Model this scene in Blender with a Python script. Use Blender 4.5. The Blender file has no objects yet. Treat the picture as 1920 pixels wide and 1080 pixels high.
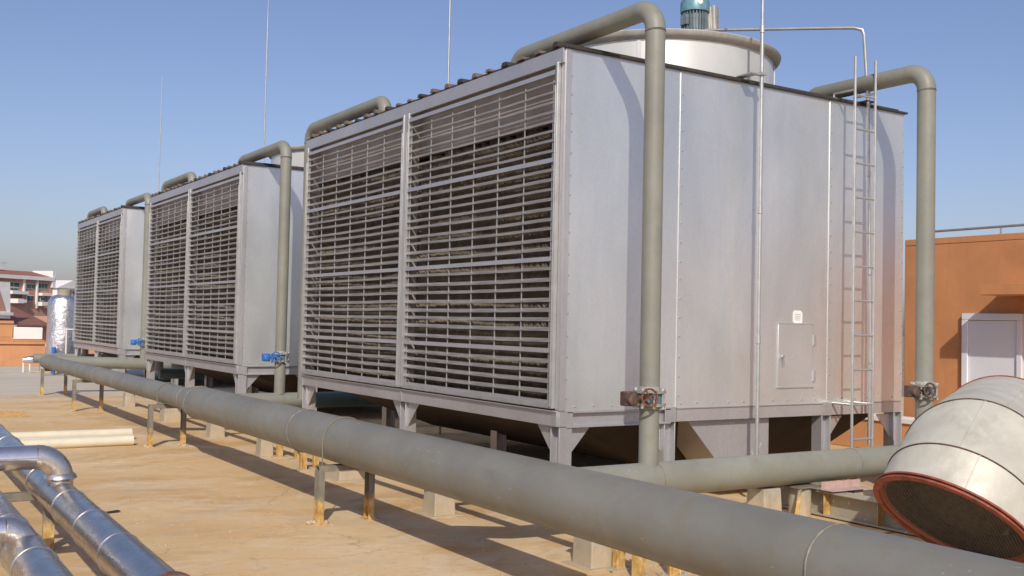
import bpy, bmesh, math, random
from mathutils import Vector, Matrix
random.seed(11)
S = bpy.context.scene
col = S.collection
rad = math.radians

# ------------------------------------------------------------------ camera
cam_d = bpy.data.cameras.new('camera'); cam = bpy.data.objects.new('camera', cam_d); col.objects.link(cam)
cam_d.sensor_width = 36.0; cam_d.lens = 36.66; cam_d.clip_start = 0.05; cam_d.clip_end = 6000
right = Vector((0.84190, -0.53922, 0.02133)); up = Vector((-0.03635, -0.01723, 0.99919)); back = Vector((-0.53841, -0.84199, -0.03411))
M = Matrix((right, up, back)).transposed().to_4x4(); M.translation = Vector((0, 0, 1.6)); cam.matrix_world = M
S.camera = cam

# ------------------------------------------------------------------ sky and sun
SUN_DIR = Vector((-0.61, -1.0, 0.85)).normalized()          # towards the sun
SUN_EL = math.asin(SUN_DIR.z); SUN_AZ = math.atan2(SUN_DIR.x, SUN_DIR.y)
W = bpy.data.worlds.new('World'); S.world = W; W.use_nodes = True
wn = W.node_tree.nodes; bg = wn['Background']
sky = wn.new('ShaderNodeTexSky'); sky.sky_type = 'NISHITA'; sky.sun_disc = False
sky.sun_elevation = SUN_EL; sky.sun_rotation = SUN_AZ
sky.air_density = 1.0; sky.dust_density = 1.8; sky.ozone_density = 5.0; sky.altitude = 0
tint = wn.new('ShaderNodeMix'); tint.data_type = 'RGBA'; tint.blend_type = 'MULTIPLY'; tint.inputs[0].default_value = 1; tint.inputs[7].default_value = (1.10, .915, .925, 1)
W.node_tree.links.new(sky.outputs[0], tint.inputs[6]); W.node_tree.links.new(tint.outputs[2], bg.inputs[0]); bg.inputs[1].default_value = 0.13
sl = bpy.data.lights.new('sun', 'SUN'); sl.energy = 3.6; sl.angle = rad(0.55); sl.color = (1.0, 0.93, 0.82)
so = bpy.data.objects.new('sun', sl); col.objects.link(so)
so.rotation_euler = SUN_DIR.to_track_quat('Z', 'Y').to_euler()
S.view_settings.view_transform = 'Standard'; S.view_settings.look = 'None'
S.view_settings.exposure = 0.0; S.view_settings.gamma = 1.0; S.view_settings.use_curve_mapping = False

# ------------------------------------------------------------------ materials
class NT:
    def __init__(s, name):
        s.m = bpy.data.materials.new(name); s.m.use_nodes = True
        s.t = s.m.node_tree; s.n = s.t.nodes; s.bsdf = s.n['Principled BSDF']
        s.co = s.n.new('ShaderNodeTexCoord'); s.geo = s.n.new('ShaderNodeNewGeometry')
    def L(s, a, b): s.t.links.new(a, b)
    def mapped(s, scale=(1, 1, 1), src='Object'):
        mp = s.n.new('ShaderNodeMapping'); mp.inputs['Scale'].default_value = scale
        s.L(s.co.outputs[src] if src != 'World' else s.geo.outputs['Position'], mp.inputs[0]); return mp.outputs[0]
    def noise(s, scale, detail=4, rough=.55, vec=None, dist=0):
        t = s.n.new('ShaderNodeTexNoise'); t.inputs['Scale'].default_value = scale; t.inputs['Detail'].default_value = detail
        t.inputs['Roughness'].default_value = rough; t.inputs['Distortion'].default_value = dist
        s.L(vec if vec is not None else s.mapped(), t.inputs['Vector']); return t.outputs['Fac']
    def ramp(s, fac, stops):
        r = s.n.new('ShaderNodeValToRGB'); e = r.color_ramp.elements
        while len(e) < len(stops): e.new(.5)
        for k, (p, c) in enumerate(stops):
            e[k].position = p; e[k].color = (c, c, c, 1) if not hasattr(c, '__len__') else (*c, 1)
        s.L(fac, r.inputs[0]); return r.outputs[0]
    def mix(s, fac, a, b, mode='MIX'):
        x = s.n.new('ShaderNodeMix'); x.data_type = 'RGBA'; x.blend_type = mode
        for val, i in ((fac, 0), (a, 6), (b, 7)):
            if hasattr(val, 'is_output'): s.L(val, x.inputs[i])
            elif i == 0: x.inputs[0].default_value = val
            else: x.inputs[i].default_value = (*val, 1)
        return x.outputs[2]
    def math(s, op, a, b=None):
        x = s.n.new('ShaderNodeMath'); x.operation = op
        for val, i in ((a, 0), (b, 1)):
            if val is None: continue
            if hasattr(val, 'is_output'): s.L(val, x.inputs[i])
            else: x.inputs[i].default_value = val
        return x.outputs[0]
    def xyz(s, src='Object'):
        x = s.n.new('ShaderNodeSeparateXYZ'); s.L(s.co.outputs[src] if src != 'World' else s.geo.outputs['Position'], x.inputs[0]); return x.outputs
    def out(s, color=None, rough=.5, metal=0, bump=None, bstr=.2, bdist=.01, spec=None):
        b = s.bsdf.inputs
        if color is not None:
            if hasattr(color, 'is_output'): s.L(color, b['Base Color'])
            else: b['Base Color'].default_value = (*color, 1)
        if hasattr(rough, 'is_output'): s.L(rough, b['Roughness'])
        else: b['Roughness'].default_value = rough
        if hasattr(metal, 'is_output'): s.L(metal, b['Metallic'])
        else: b['Metallic'].default_value = metal
        if spec is not None: b['Specular IOR Level'].default_value = spec
        if bump is not None:
            bp = s.n.new('ShaderNodeBump'); bp.inputs['Strength'].default_value = bstr; bp.inputs['Distance'].default_value = bdist
            s.L(bump, bp.inputs['Height']); s.L(bp.outputs[0], b['Normal'])
        return s.m

def simple(name, c, rough=.6, metal=0, var=.25, scale=6, bump=.1, stretch=(1, 1, 1)):
    t = NT(name); v = t.mapped(stretch); n = t.noise(scale, 6, .6, v)
    d = tuple(x*(1-var) for x in c); l = tuple(min(1, x*(1+var)) for x in c)
    return t.out(t.ramp(n, [(.3, d), (.7, l)]), rough, metal, t.noise(scale*8, 4, .6, v), bump, .004)

def m_galv(name, base, metal=.75, r0=.36, r1=.52, smooth=False, splat=False):
    t = NT(name); v = t.mapped((1, 1, .5), 'World')
    big = t.noise(1.1, 4, .6, v, .4); fine = t.noise(26, 5, .6, t.mapped((1, 1, .35), 'World'))
    c = t.ramp(big, [(.25, tuple(x*.86 for x in base)), (.75, tuple(x*1.1 for x in base))])
    c = t.mix(t.ramp(fine, [(.35, 0.0), (.75, .12 if smooth else .35)]), c, tuple(x*.8 for x in base))
    vo = t.n.new('ShaderNodeTexVoronoi'); vo.inputs['Scale'].default_value = 60; t.L(t.mapped((1, 1, 1), 'World'), vo.inputs['Vector'])
    c = t.mix(.05, c, vo.outputs['Color'])
    streak = t.noise(3, 5, .7, t.mapped((5, 5, .25), 'World'))
    c = t.mix(t.ramp(streak, [(.52, 0.0), (.8, .22)]), c, (base[0]*.72, base[1]*.7, base[2]*.66))
    met = metal
    if splat:
        z = t.xyz('World')[2]
        low = t.ramp(t.math('MULTIPLY', z, .5), [(.2, 1.0), (.62, 0.0)])
        sp = t.noise(splat, 3, .5, t.mapped((1, 1, .6), 'World'))
        k = t.math('MULTIPLY', t.ramp(sp, [(.69, 0.0), (.73, 1.0)]), low)
        c = t.mix(k, c, (.72, .71, .68)); met = t.math('MULTIPLY', t.math('SUBTRACT', 1.0, k), metal)
    rg = t.ramp(t.noise(2.2, 5, .6, v), [(.3, r0), (.7, r1)])
    waves = t.noise(1.3, 2, .4, t.mapped((1, 1, .45), 'World'))
    return t.out(c, rg, met, t.math('ADD', waves, t.math('MULTIPLY', fine, .004 if smooth else .012)), .55 if smooth else .35, .03 if smooth else .02)

MT = {}
MT['panel'] = m_galv('galvanised_panel', (.78, .81, .80), .8, .36, .48, splat=34, smooth=True)
MT['frame'] = m_galv('galvanised_frame', (.52, .52, .53), .6, .34, .5)
MT['skirt'] = m_galv('galvanised_skirt', (.50, .48, .475), .55, .4, .55, splat=12)
MT['slat'] = simple('louver_metal', (.36, .35, .33), .42, .5, .35, 5, .08, (1, .5, 4))
MT['bright'] = simple('bright_zinc', (.46, .47, .465), .42, .6, .12, 9, .05)
MT['inner'] = simple('dusty_inner_sheet', (.42, .38, .365), .6, .25, .18, 3, .1)
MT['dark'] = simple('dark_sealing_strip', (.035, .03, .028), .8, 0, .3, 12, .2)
MT['roofrib'] = simple('roof_sheet', (.16, .12, .10), .7, .1, .5, 8, .3)
t = NT('fill_film'); n = t.noise(7, 5, .65, t.mapped((1, 1, 1)))
MT['fill'] = t.out(t.ramp(n, [(.3, (.15, .125, .10)), (.6, (.27, .225, .17)), (.85, (.42, .34, .25))]), .55)
MT['cowl'] = simple('fan_stack_fibreglass', (.60, .61, .56), .34, .3, .09, 2.2, .08, (1, 1, .5))
MT['cowl_rim'] = simple('fan_stack_rim', (.40, .39, .35), .6, 0, .2, 9, .2)
MT['motor'] = simple('motor_grey_blue_paint', (.16, .21, .23), .5, .1, .25, 14, .15)
MT['motorcap'] = simple('motor_cowl_teal_paint', (.13, .27, .31), .4, .1, .25, 16, .1)
MT['cream'] = simple('cream_timber_paint', (.55, .52, .40), .7, 0, .15, 12, .2)

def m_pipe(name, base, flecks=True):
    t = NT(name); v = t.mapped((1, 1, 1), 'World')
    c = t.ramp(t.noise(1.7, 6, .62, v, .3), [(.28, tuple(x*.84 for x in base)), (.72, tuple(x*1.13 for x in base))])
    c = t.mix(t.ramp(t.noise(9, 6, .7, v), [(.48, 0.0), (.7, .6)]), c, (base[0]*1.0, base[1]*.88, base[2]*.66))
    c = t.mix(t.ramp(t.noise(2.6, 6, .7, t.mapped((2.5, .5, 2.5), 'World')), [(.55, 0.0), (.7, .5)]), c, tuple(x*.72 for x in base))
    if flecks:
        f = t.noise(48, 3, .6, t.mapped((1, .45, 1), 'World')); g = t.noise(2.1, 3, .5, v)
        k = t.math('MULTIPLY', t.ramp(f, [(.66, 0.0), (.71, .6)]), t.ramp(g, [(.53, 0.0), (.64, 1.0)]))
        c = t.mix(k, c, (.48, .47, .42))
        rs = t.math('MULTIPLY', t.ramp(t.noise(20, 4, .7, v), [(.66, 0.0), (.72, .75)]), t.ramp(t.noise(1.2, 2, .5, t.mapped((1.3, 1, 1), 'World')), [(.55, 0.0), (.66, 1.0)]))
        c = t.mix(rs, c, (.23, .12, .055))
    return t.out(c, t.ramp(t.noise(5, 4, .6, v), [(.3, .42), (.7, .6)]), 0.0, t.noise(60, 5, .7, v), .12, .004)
MT['pipe'] = m_pipe('grey_green_pipe_paint', (.190, .190, .166))
MT['riser'] = m_pipe('pale_grey_green_riser_paint', (.222, .230, .196))
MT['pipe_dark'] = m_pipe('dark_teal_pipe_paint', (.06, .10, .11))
MT['weld'] = simple('weld_bead', (.19, .185, .155), .6, .1, .4, 30, .4)
MT['pipe_flange'] = simple('flange_paint', (.27, .27, .22), .55, .1, .35, 18, .3)
MT['valve_body'] = simple('valve_blue_grey', (.12, .19, .22), .5, .1, .3, 20, .2)
MT['basin'] = simple('shade_dark_basin', (.038, .024, .015), .8, .1, .4, 3, .2)  # near-black brown puts the shade under the towers into the colour
MT['rustwheel'] = simple('rusty_red_iron', (.15, .065, .04), .75, .1, .5, 35, .5)
MT['rustdark'] = simple('rusty_dark_iron', (.10, .06, .045), .75, .1, .5, 35, .5)
MT['bluewheel'] = simple('blue_handwheel_paint', (.03, .14, .45), .45, 0, .2, 20, .1)

def m_steel(name, base, rusty=.5):
    t = NT(name); v = t.mapped((1, 1, .6), 'World'); z = t.xyz('Object')[2]
    c = t.ramp(t.noise(14, 6, .65, v), [(.3, tuple(x*.7 for x in base)), (.75, tuple(x*1.25 for x in base))])
    edge = t.math('ADD', z, t.math('MULTIPLY', t.noise(6, 5, .7, v), -.30))
    low = t.ramp(edge, [(0.0, 1.0), (.07, 0.0)]) if rusty < .7 else t.ramp(edge, [(.08, 1.0), (.2, 0.0)])
    c = t.mix(low, c, t.ramp(t.noise(24, 5, .7, v), [(.35, (.36, .19, .05)), (.55, (.55, .36, .12)), (.72, (.62, .52, .34))]))
    dr = t.ramp(t.noise(9, 4, .6, t.mapped((4, 4, .5), 'World')), [(.6, 0.0), (.68, rusty)])
    c = t.mix(dr, c, (.25, .13, .045))
    return t.out(c, .65, 0, t.noise(70, 5, .7, v), .4, .005)
MT['steel'] = m_steel('weathered_support_steel', (.20, .185, .145), .5)
MT['rustleg'] = m_steel('rust_covered_channel', (.34, .20, .08), .9)
def m_concrete(name, base, dusty=.5):
    t = NT(name); v = t.mapped((1, 1, 1), 'World')
    c = t.ramp(t.noise(7, 8, .65, v), [(.3, tuple(x*.75 for x in base)), (.7, tuple(x*1.15 for x in base))])
    z = t.xyz('Object')[2]; low = t.ramp(t.math('ADD', z, t.math('MULTIPLY', t.noise(12, 4, .6, v), -.2)), [(-.05, dusty), (.12, 0.0)])
    c = t.mix(low, c, (.50, .36, .21))
    st = t.ramp(t.noise(4, 5, .6, t.mapped((3, 3, .5), 'World')), [(.58, 0.0), (.75, .5)])
    c = t.mix(st, c, (.22, .20, .15))
    return t.out(c, .85, 0, t.noise(45, 8, .7, v), .5, .006)
MT['concrete'] = m_concrete('old_concrete', (.42, .39, .31))

def m_ground():
    t = NT('dusty_roof_screed'); v = t.mapped((1, 1, 1), 'World')
    a = t.ramp(t.noise(.42, 8, .62, t.mapped((1.0, 1.15, 1), 'World'), .5), [(.28, (.54, .34, .155)), (.5, (.64, .44, .225)), (.72, (.68, .53, .33))])
    b = t.ramp(t.noise(1.7, 9, .68, t.mapped((.75, 1.25, 1), 'World'), .6), [(.45, 0.0), (.7, .6)])
    c = t.mix(b, a, (.62, .49, .31))
    stain = t.ramp(t.noise(.8, 7, .62, t.mapped((.9, 1.2, 1), 'World'), 1.0), [(.50, 0.0), (.62, .6)])
    c = t.mix(stain, c, (.47, .27, .10))
    grey = t.ramp(t.noise(1.3, 8, .66, t.mapped((.8, 1.1, 1), 'World'), .4), [(.54, 0.0), (.68, .55)])
    c = t.mix(grey, c, (.46, .38, .28))
    pale = t.ramp(t.noise(4.5, 10, .78, t.mapped((.7, 1.2, 1), 'World'), .3), [(.54, 0.0), (.68, .6)])
    c = t.mix(pale, c, (.66, .60, .48))
    sp = t.ramp(t.noise(50, 3, .6, v), [(.66, 0.0), (.74, .5)])
    c = t.mix(sp, c, (.33, .19, .08))
    vo = t.n.new('ShaderNodeTexVoronoi'); vo.feature = 'DISTANCE_TO_EDGE'; vo.inputs['Scale'].default_value = .55
    wv = t.n.new('ShaderNodeVectorMath'); wv.operation = 'ADD'; nz_ = t.n.new('ShaderNodeTexNoise'); nz_.inputs['Scale'].default_value = 1.6; nz_.inputs['Detail'].default_value = 6; t.L(t.mapped((1, 1, 1), 'World'), nz_.inputs['Vector']); t.L(t.mapped((1, 1, 1), 'World'), wv.inputs[0]); t.L(nz_.outputs['Color'], wv.inputs[1]); t.L(wv.outputs[0], vo.inputs['Vector'])
    crack = t.math('MULTIPLY', t.ramp(vo.outputs['Distance'], [(.0, .4), (.007, 0.0)]), t.ramp(t.noise(.6, 2, .5, v), [(.45, 0.0), (.55, 1.0)]))
    c = t.mix(crack, c, (.20, .13, .07))
    drift = t.ramp(t.noise(.9, 9, .72, t.mapped((.85, 1.1, 1), 'World'), 1.2), [(.52, 0.0), (.62, .5)])
    c = t.mix(drift, c, (.70, .60, .44))
    foot = t.ramp(t.noise(14, 5, .65, v, .8), [(.55, 0.0), (.68, .3)])
    c = t.mix(foot, c, (.44, .29, .14))
    ws = t.ramp(t.noise(38, 2, .5, t.mapped((1, 1.1, 1), 'World')), [(.72, 0.0), (.75, .5)])
    c = t.mix(ws, c, (.70, .66, .56))
    # the far half of the roof is bare grey screed
    y = t.xyz('World')[1]
    far = t.ramp(t.math('ADD', t.math('MULTIPLY', y, .02), t.math('MULTIPLY', t.noise(.5, 5, .6, v), .12)), [(.46, 0.0), (.53, .92)])
    grey = t.ramp(t.noise(1.6, 7, .65, t.mapped((.3, 1.6, 1), 'World')), [(.3, (.44, .41, .35)), (.7, (.56, .53, .46))])
    c = t.mix(far, c, grey)
    # thin bands of washed out dust running across the roof
    bands = t.ramp(t.noise(1.0, 5, .6, t.mapped((.6, 1.4, 1), 'World'), .8), [(.56, 0.0), (.68, .3)])
    c = t.mix(bands, c, (.60, .50, .37))
    h = t.math('ADD', t.noise(70, 8, .75, v), t.math('MULTIPLY', t.noise(4, 5, .6, v), 1.5))
    return t.out(c, .9, 0, h, .45, .006, .2)
MT['ground'] = m_ground()
MT['joint'] = simple('joint_filler', (.15, .12, .08), .9, 0, .3, 10, .2)
MT['land'] = simple('distant_land', (.22, .21, .17), .9, 0, .3, .02, 0)

def m_clad(name, base, rough, crumple=0, metal=.9):
    t = NT(name); v = t.mapped((1, 1, 1), 'World')
    c = t.ramp(t.noise(5, 5, .6, v), [(.3, tuple(x*.85 for x in base)), (.7, tuple(min(1, x*1.08) for x in base))])
    c = t.mix(t.ramp(t.noise(18, 6, .7, v), [(.55, 0.0), (.75, .45)]), c, (base[0]*.62, base[1]*.55, base[2]*.47))
    h = t.noise(11, 4, .55, v)
    if crumple: h = t.math('ADD', h, t.noise(crumple if crumple != 7 else 9, 5, .65, v, 1.6))
    return t.out(c, t.ramp(t.noise(9, 4, .6, v), [(.3, rough*.8), (.7, rough*1.3)]), metal, h, .9 if crumple == 7 else .3 if crumple else .18, .02 if crumple == 7 else .008)
MT['clad'] = m_clad('aluminium_cladding', (.50, .475, .46), .27, metal=.95)
MT['clad_bright'] = m_clad('bright_aluminium_cladding', (.74, .75, .77), .12)
MT['clad_elbow'] = m_clad('hammered_aluminium_elbow', (.70, .68, .64), .22, 38)
MT['foil'] = m_clad('crumpled_foil', (.80, .81, .84), .16, 7)
MT['band'] = simple('cladding_band', (.55, .54, .52), .3, .85, .15, 20, .1)
MT['flange_rust'] = simple('rusty_flange', (.20, .095, .06), .7, .2, .4, 30, .4)

def m_duct():
    t = NT('painted_duct_insulation'); v = t.mapped((1, 1, 1), 'World')
    c = t.ramp(t.noise(3.2, 7, .65, v, .5), [(.3, (.44, .43, .36)), (.55, (.52, .51, .43)), (.75, (.60, .585, .51))])
    c = t.mix(t.ramp(t.noise(14, 6, .7, t.mapped((1, 1, 1.6), 'World')), [(.56, 0.0), (.72, .35)]), c, (.66, .64, .58))
    c = t.mix(t.ramp(t.noise(2.0, 5, .7, t.mapped((2, 2, .7), 'World')), [(.52, 0.0), (.72, .5)]), c, (.33, .30, .23))
    return t.out(c, t.ramp(t.noise(7, 5, .6, v), [(.3, .40), (.7, .62)]), .1, t.math('ADD', t.noise(5, 4, .5, v), t.math('MULTIPLY', t.noise(60, 5, .7, v), .12)), .35, .02)
MT['duct'] = m_duct()
MT['duct_in'] = simple('duct_inside_mesh', (.17, .15, .125), .8, .1, .3, 25, .3)
MT['redoxide'] = simple('red_oxide_flange', (.25, .06, .033), .65, 0, .45, 16, .3)
MT['pvc'] = simple('cream_pvc', (.66, .61, .47), .45, 0, .08, 4, .05)
def m_wall(name, base, sc=1.3):
    t = NT(name); v = t.mapped((1, 1, 1), 'World')
    c = t.ramp(t.noise(sc, 7, .62, v, .4), [(.28, tuple(x*.85 for x in base)), (.72, tuple(x*1.12 for x in base))])
    c = t.mix(t.ramp(t.noise(2.5, 6, .7, t.mapped((4, 4, .35), 'World')), [(.52, 0.0), (.76, .45)]), c, tuple(x*.72 for x in base))
    return t.out(c, .85, 0, t.noise(90, 6, .7, v), .35, .004, .3)
MT['orange'] = m_wall('orange_render', (.52, .24, .105), 1.9)
MT['orange2'] = m_wall('pale_orange_render', (.54, .27, .13))
MT['brick'] = m_wall('haze_lightened_brick', (.47, .27, .20), .4)  # brick lightened so the haze over far houses sits in the colour
MT['white'] = simple('white_paint', (.74, .72, .68), .7, 0, .08, 1.2, .05)
MT['doorwhite'] = simple('white_door_paint', (.66, .69, .74), .45, 0, .04, 2, .03)
MT['redroof'] = simple('red_roof_tiles', (.30, .12, .09), .8, 0, .2, .8, .1)
MT['brownroof'] = simple('brown_roof_tiles', (.22, .10, .075), .8, 0, .15, .8, .1)
MT['glass'] = simple('window_glass', (.06, .09, .09), .12, 0, .3, .5, 0)
MT['shade'] = simple('painted_opening_shade', (.16, .11, .09), .8, 0, .2, .5, 0)  # dark colour painting the shade in far balcony and window openings
MT['rail'] = simple('galvanised_rail', (.30, .30, .30), .5, .5, .15, 8, .1)
MT['paperwhite'] = simple('sticker_white', (.75, .74, .70), .6, 0, .06, 12, 0)
MT['ink'] = simple('sticker_grey_print', (.42, .41, .40), .7, 0, .1, 12, 0)
MT['lplate'] = simple('pink_primer_plate', (.50, .36, .32), .6, .1, .2, 12, .2)

# ------------------------------------------------------------------ geometry helpers
class MB:
    def __init__(s): s.v = []; s.f = []
    def add(s, vs, fs):
        o = len(s.v); s.v += [tuple(p) for p in vs]; s.f += [tuple(i+o for i in f) for f in fs]; return s
    def box(s, x0, x1, y0, y1, z0, z1):
        s.add([(x0,y0,z0),(x1,y0,z0),(x1,y1,z0),(x0,y1,z0),(x0,y0,z1),(x1,y0,z1),(x1,y1,z1),(x0,y1,z1)],
              [(3,2,1,0),(4,5,6,7),(0,1,5,4),(1,2,6,5),(2,3,7,6),(3,0,4,7)]); return s
    def obox(s, c, ax, ay, az):
        c = Vector(c); ax, ay, az = Vector(ax), Vector(ay), Vector(az)
        P = [c+i*ax+j*ay+k*az for k in (-1, 1) for i, j in ((-1,-1),(1,-1),(1,1),(-1,1))]
        F = [(3,2,1,0),(4,5,6,7),(0,1,5,4),(1,2,6,5),(2,3,7,6),(3,0,4,7)]
        if ax.cross(ay).dot(az) < 0: F = [tuple(reversed(f)) for f in F]
        s.add(P, F); return s
    def bar(s, a, b, w, h, upv=(0, 0, 1)):
        a, b = Vector(a), Vector(b); d = (b-a); u = Vector(upv)
        side = d.cross(u)
        if side.length < 1e-6: side = d.cross(Vector((1, 0, 0)))
        side.normalize(); u = side.cross(d).normalized()
        return s.obox((a+b)/2, d/2, side*w/2, u*h/2)
    def prism(s, poly, axis, a, b):
        # poly: list of 2D points, extruded along axis from a to b
        def P(p, t):
            if axis == 0: return (t, p[0], p[1])
            if axis == 1: return (p[0], t, p[1])
            return (p[0], p[1], t)
        n = len(poly); V = [P(p, a) for p in poly]+[P(p, b) for p in poly]
        F = [tuple(range(n)), tuple(reversed(range(n, 2*n)))]+[(i, n+i, n+(i+1) % n, (i+1) % n) for i in range(n)]
        s.add(V, F); return s
    def rings(s, R, close=False, cap=True):
        o = len(s.v); n = len(R[0])
        for r in R: s.v += [tuple(p) for p in r]
        m = len(R)
        for k in range(m if close else m-1):
            a = o+k*n; b = o+((k+1) % m)*n
            for i in range(n): s.f.append((a+i, a+(i+1) % n, b+(i+1) % n, b+i))
        if cap and not close:
            s.f.append(tuple(reversed(range(o, o+n)))); s.f.append(tuple(range(o+(m-1)*n, o+m*n)))
        return s
    def tube(s, path, r, n=24, cap=True, closed=False):
        path = [Vector(p) for p in path]; m = len(path); R = []; u = None
        for k in range(m):
            if closed: d1 = (path[k]-path[k-1]).normalized(); d2 = (path[(k+1) % m]-path[k]).normalized()
            else:
                d1 = (path[k]-path[k-1]).normalized() if k else (path[1]-path[0]).normalized()
                d2 = (path[k+1]-path[k]).normalized() if k < m-1 else d1
            d = (d1+d2).normalized(); f = 1/max(.3, d.dot(d1))
            if u is None:
                u = d1.cross(Vector((.13, .21, .97))); 
                if u.length < .2: u = d1.cross(Vector((1, .1, 0)))
                u.normalize()
            u = (u-d1*u.dot(d1)).normalized(); w = d1.cross(u)
            rr = r[k] if hasattr(r, '__len__') else r
            ring = []
            bend = d1-d2; bl = bend.length
            for i in range(n):
                a = 2*math.pi*i/n; p = u*math.cos(a)*rr+w*math.sin(a)*rr
                p = p-d1*(p.dot(d)/d.dot(d1)) if bl > 1e-5 else p
                ring.append(path[k]+p)
            R.append(ring)
            if bl > 1e-5:
                q = d1.rotation_difference(d2); u = q @ u
        return s.rings(R, closed, cap)
    def lathe(s, prof, c=(0, 0, 0), n=48, axis=(0, 0, 1), cap=False):
        c = Vector(c); ax = Vector(axis).normalized(); u = ax.cross(Vector((0, 1, 0)))
        if u.length < .1: u = ax.cross(Vector((1, 0, 0)))
        u.normalize(); w = ax.cross(u); R = []
        for r, z in prof: R.append([c+ax*z+(u*math.cos(2*math.pi*i/n)+w*math.sin(2*math.pi*i/n))*r for i in range(n)])
        return s.rings(R, False, cap)
    def cyl(s, a, b, r, n=16): return s.tube([a, b], r, n)
    def mesh(s, name, mat, off=(0, 0, 0), smooth=True):
        me = bpy.data.meshes.new(name); ox, oy, oz = off
        me.from_pydata([(x-ox, y-oy, z-oz) for x, y, z in s.v], [], s.f); me.validate()
        me.materials.append(mat)
        if smooth:
            me.polygons.foreach_set('use_smooth', [True]*len(me.polygons))
            me.set_sharp_from_angle(angle=rad(35))
        me.update(); return me
    def build(s, name, mat, parent=None, off=(0, 0, 0), smooth=True, bevel=0, kind=None):
        return link(name, s.mesh(name, MT[mat] if isinstance(mat, str) else mat, off, smooth), parent, bevel, kind)
def link(name, me, parent=None, bevel=0, kind=None, loc=None):
    o = bpy.data.objects.new(name, me); col.objects.link(o)
    if parent: o.parent = parent
    if loc: o.location = loc
    if bevel:
        b = o.modifiers.new('bevel', 'BEVEL'); b.width = bevel; b.segments = 2; b.limit_method = 'ANGLE'; b.angle_limit = rad(40)
    if kind: o['kind'] = kind
    return o
def thing(name, loc, label, cat, group=None):
    o = bpy.data.objects.new(name, None); col.objects.link(o); o.location = loc; o.empty_display_size = .1
    return tag(o, label, cat, group)
def tag(o, label, cat, group=None):
    o['label'] = label; o['category'] = cat
    if group: o['group'] = group
    return o
def recenter(o, loc):
    loc = Vector(loc); o.data.transform(Matrix.Translation(-loc)); o.location = loc; return o
def structure(o): o['kind'] = 'structure'; return o
def copy_tree(o, parent=None):
    c = o.copy(); col.objects.link(c)
    if parent: c.parent = parent
    for ch in list(o.children): copy_tree(ch, c)
    return c
def arc(c, a0, a1, r, u, w, n=8):
    c, u, w = Vector(c), Vector(u), Vector(w)
    return [c+u*r*math.cos(a0+(a1-a0)*k/n)+w*r*math.sin(a0+(a1-a0)*k/n) for k in range(n+1)]

# ------------------------------------------------------------------ ground of the roof, joints, land far below
joints = [-8.0, -1.0, 5.4, 11.9, 18.4, 24.6, 29.6, 36.3]
base = MB(); base.box(-12, 22, -8.2, 36.5, -.35, -.03)
structure(base.build('roof_base', 'joint'))
for k in range(len(joints)-1):
    g = MB()
    y0, y1 = joints[k]+.02, joints[k+1]-.02
    g.box(-12, 22, y0, y1, -.03, 0)
    structure(g.build('roof_slab', 'ground', smooth=False))
g = MB(); g.add([(-3000,-500,-14),(3000,-500,-14),(3000,4500,-14),(-3000,4500,-14)], [(0,1,2,3)]); structure(g.build('ground', 'land'))
b = MB(); b.box(-11.9, 21.9, -8.1, 36.4, -14, -.36); structure(b.build('roof_building_body', 'orange2'))

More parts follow.
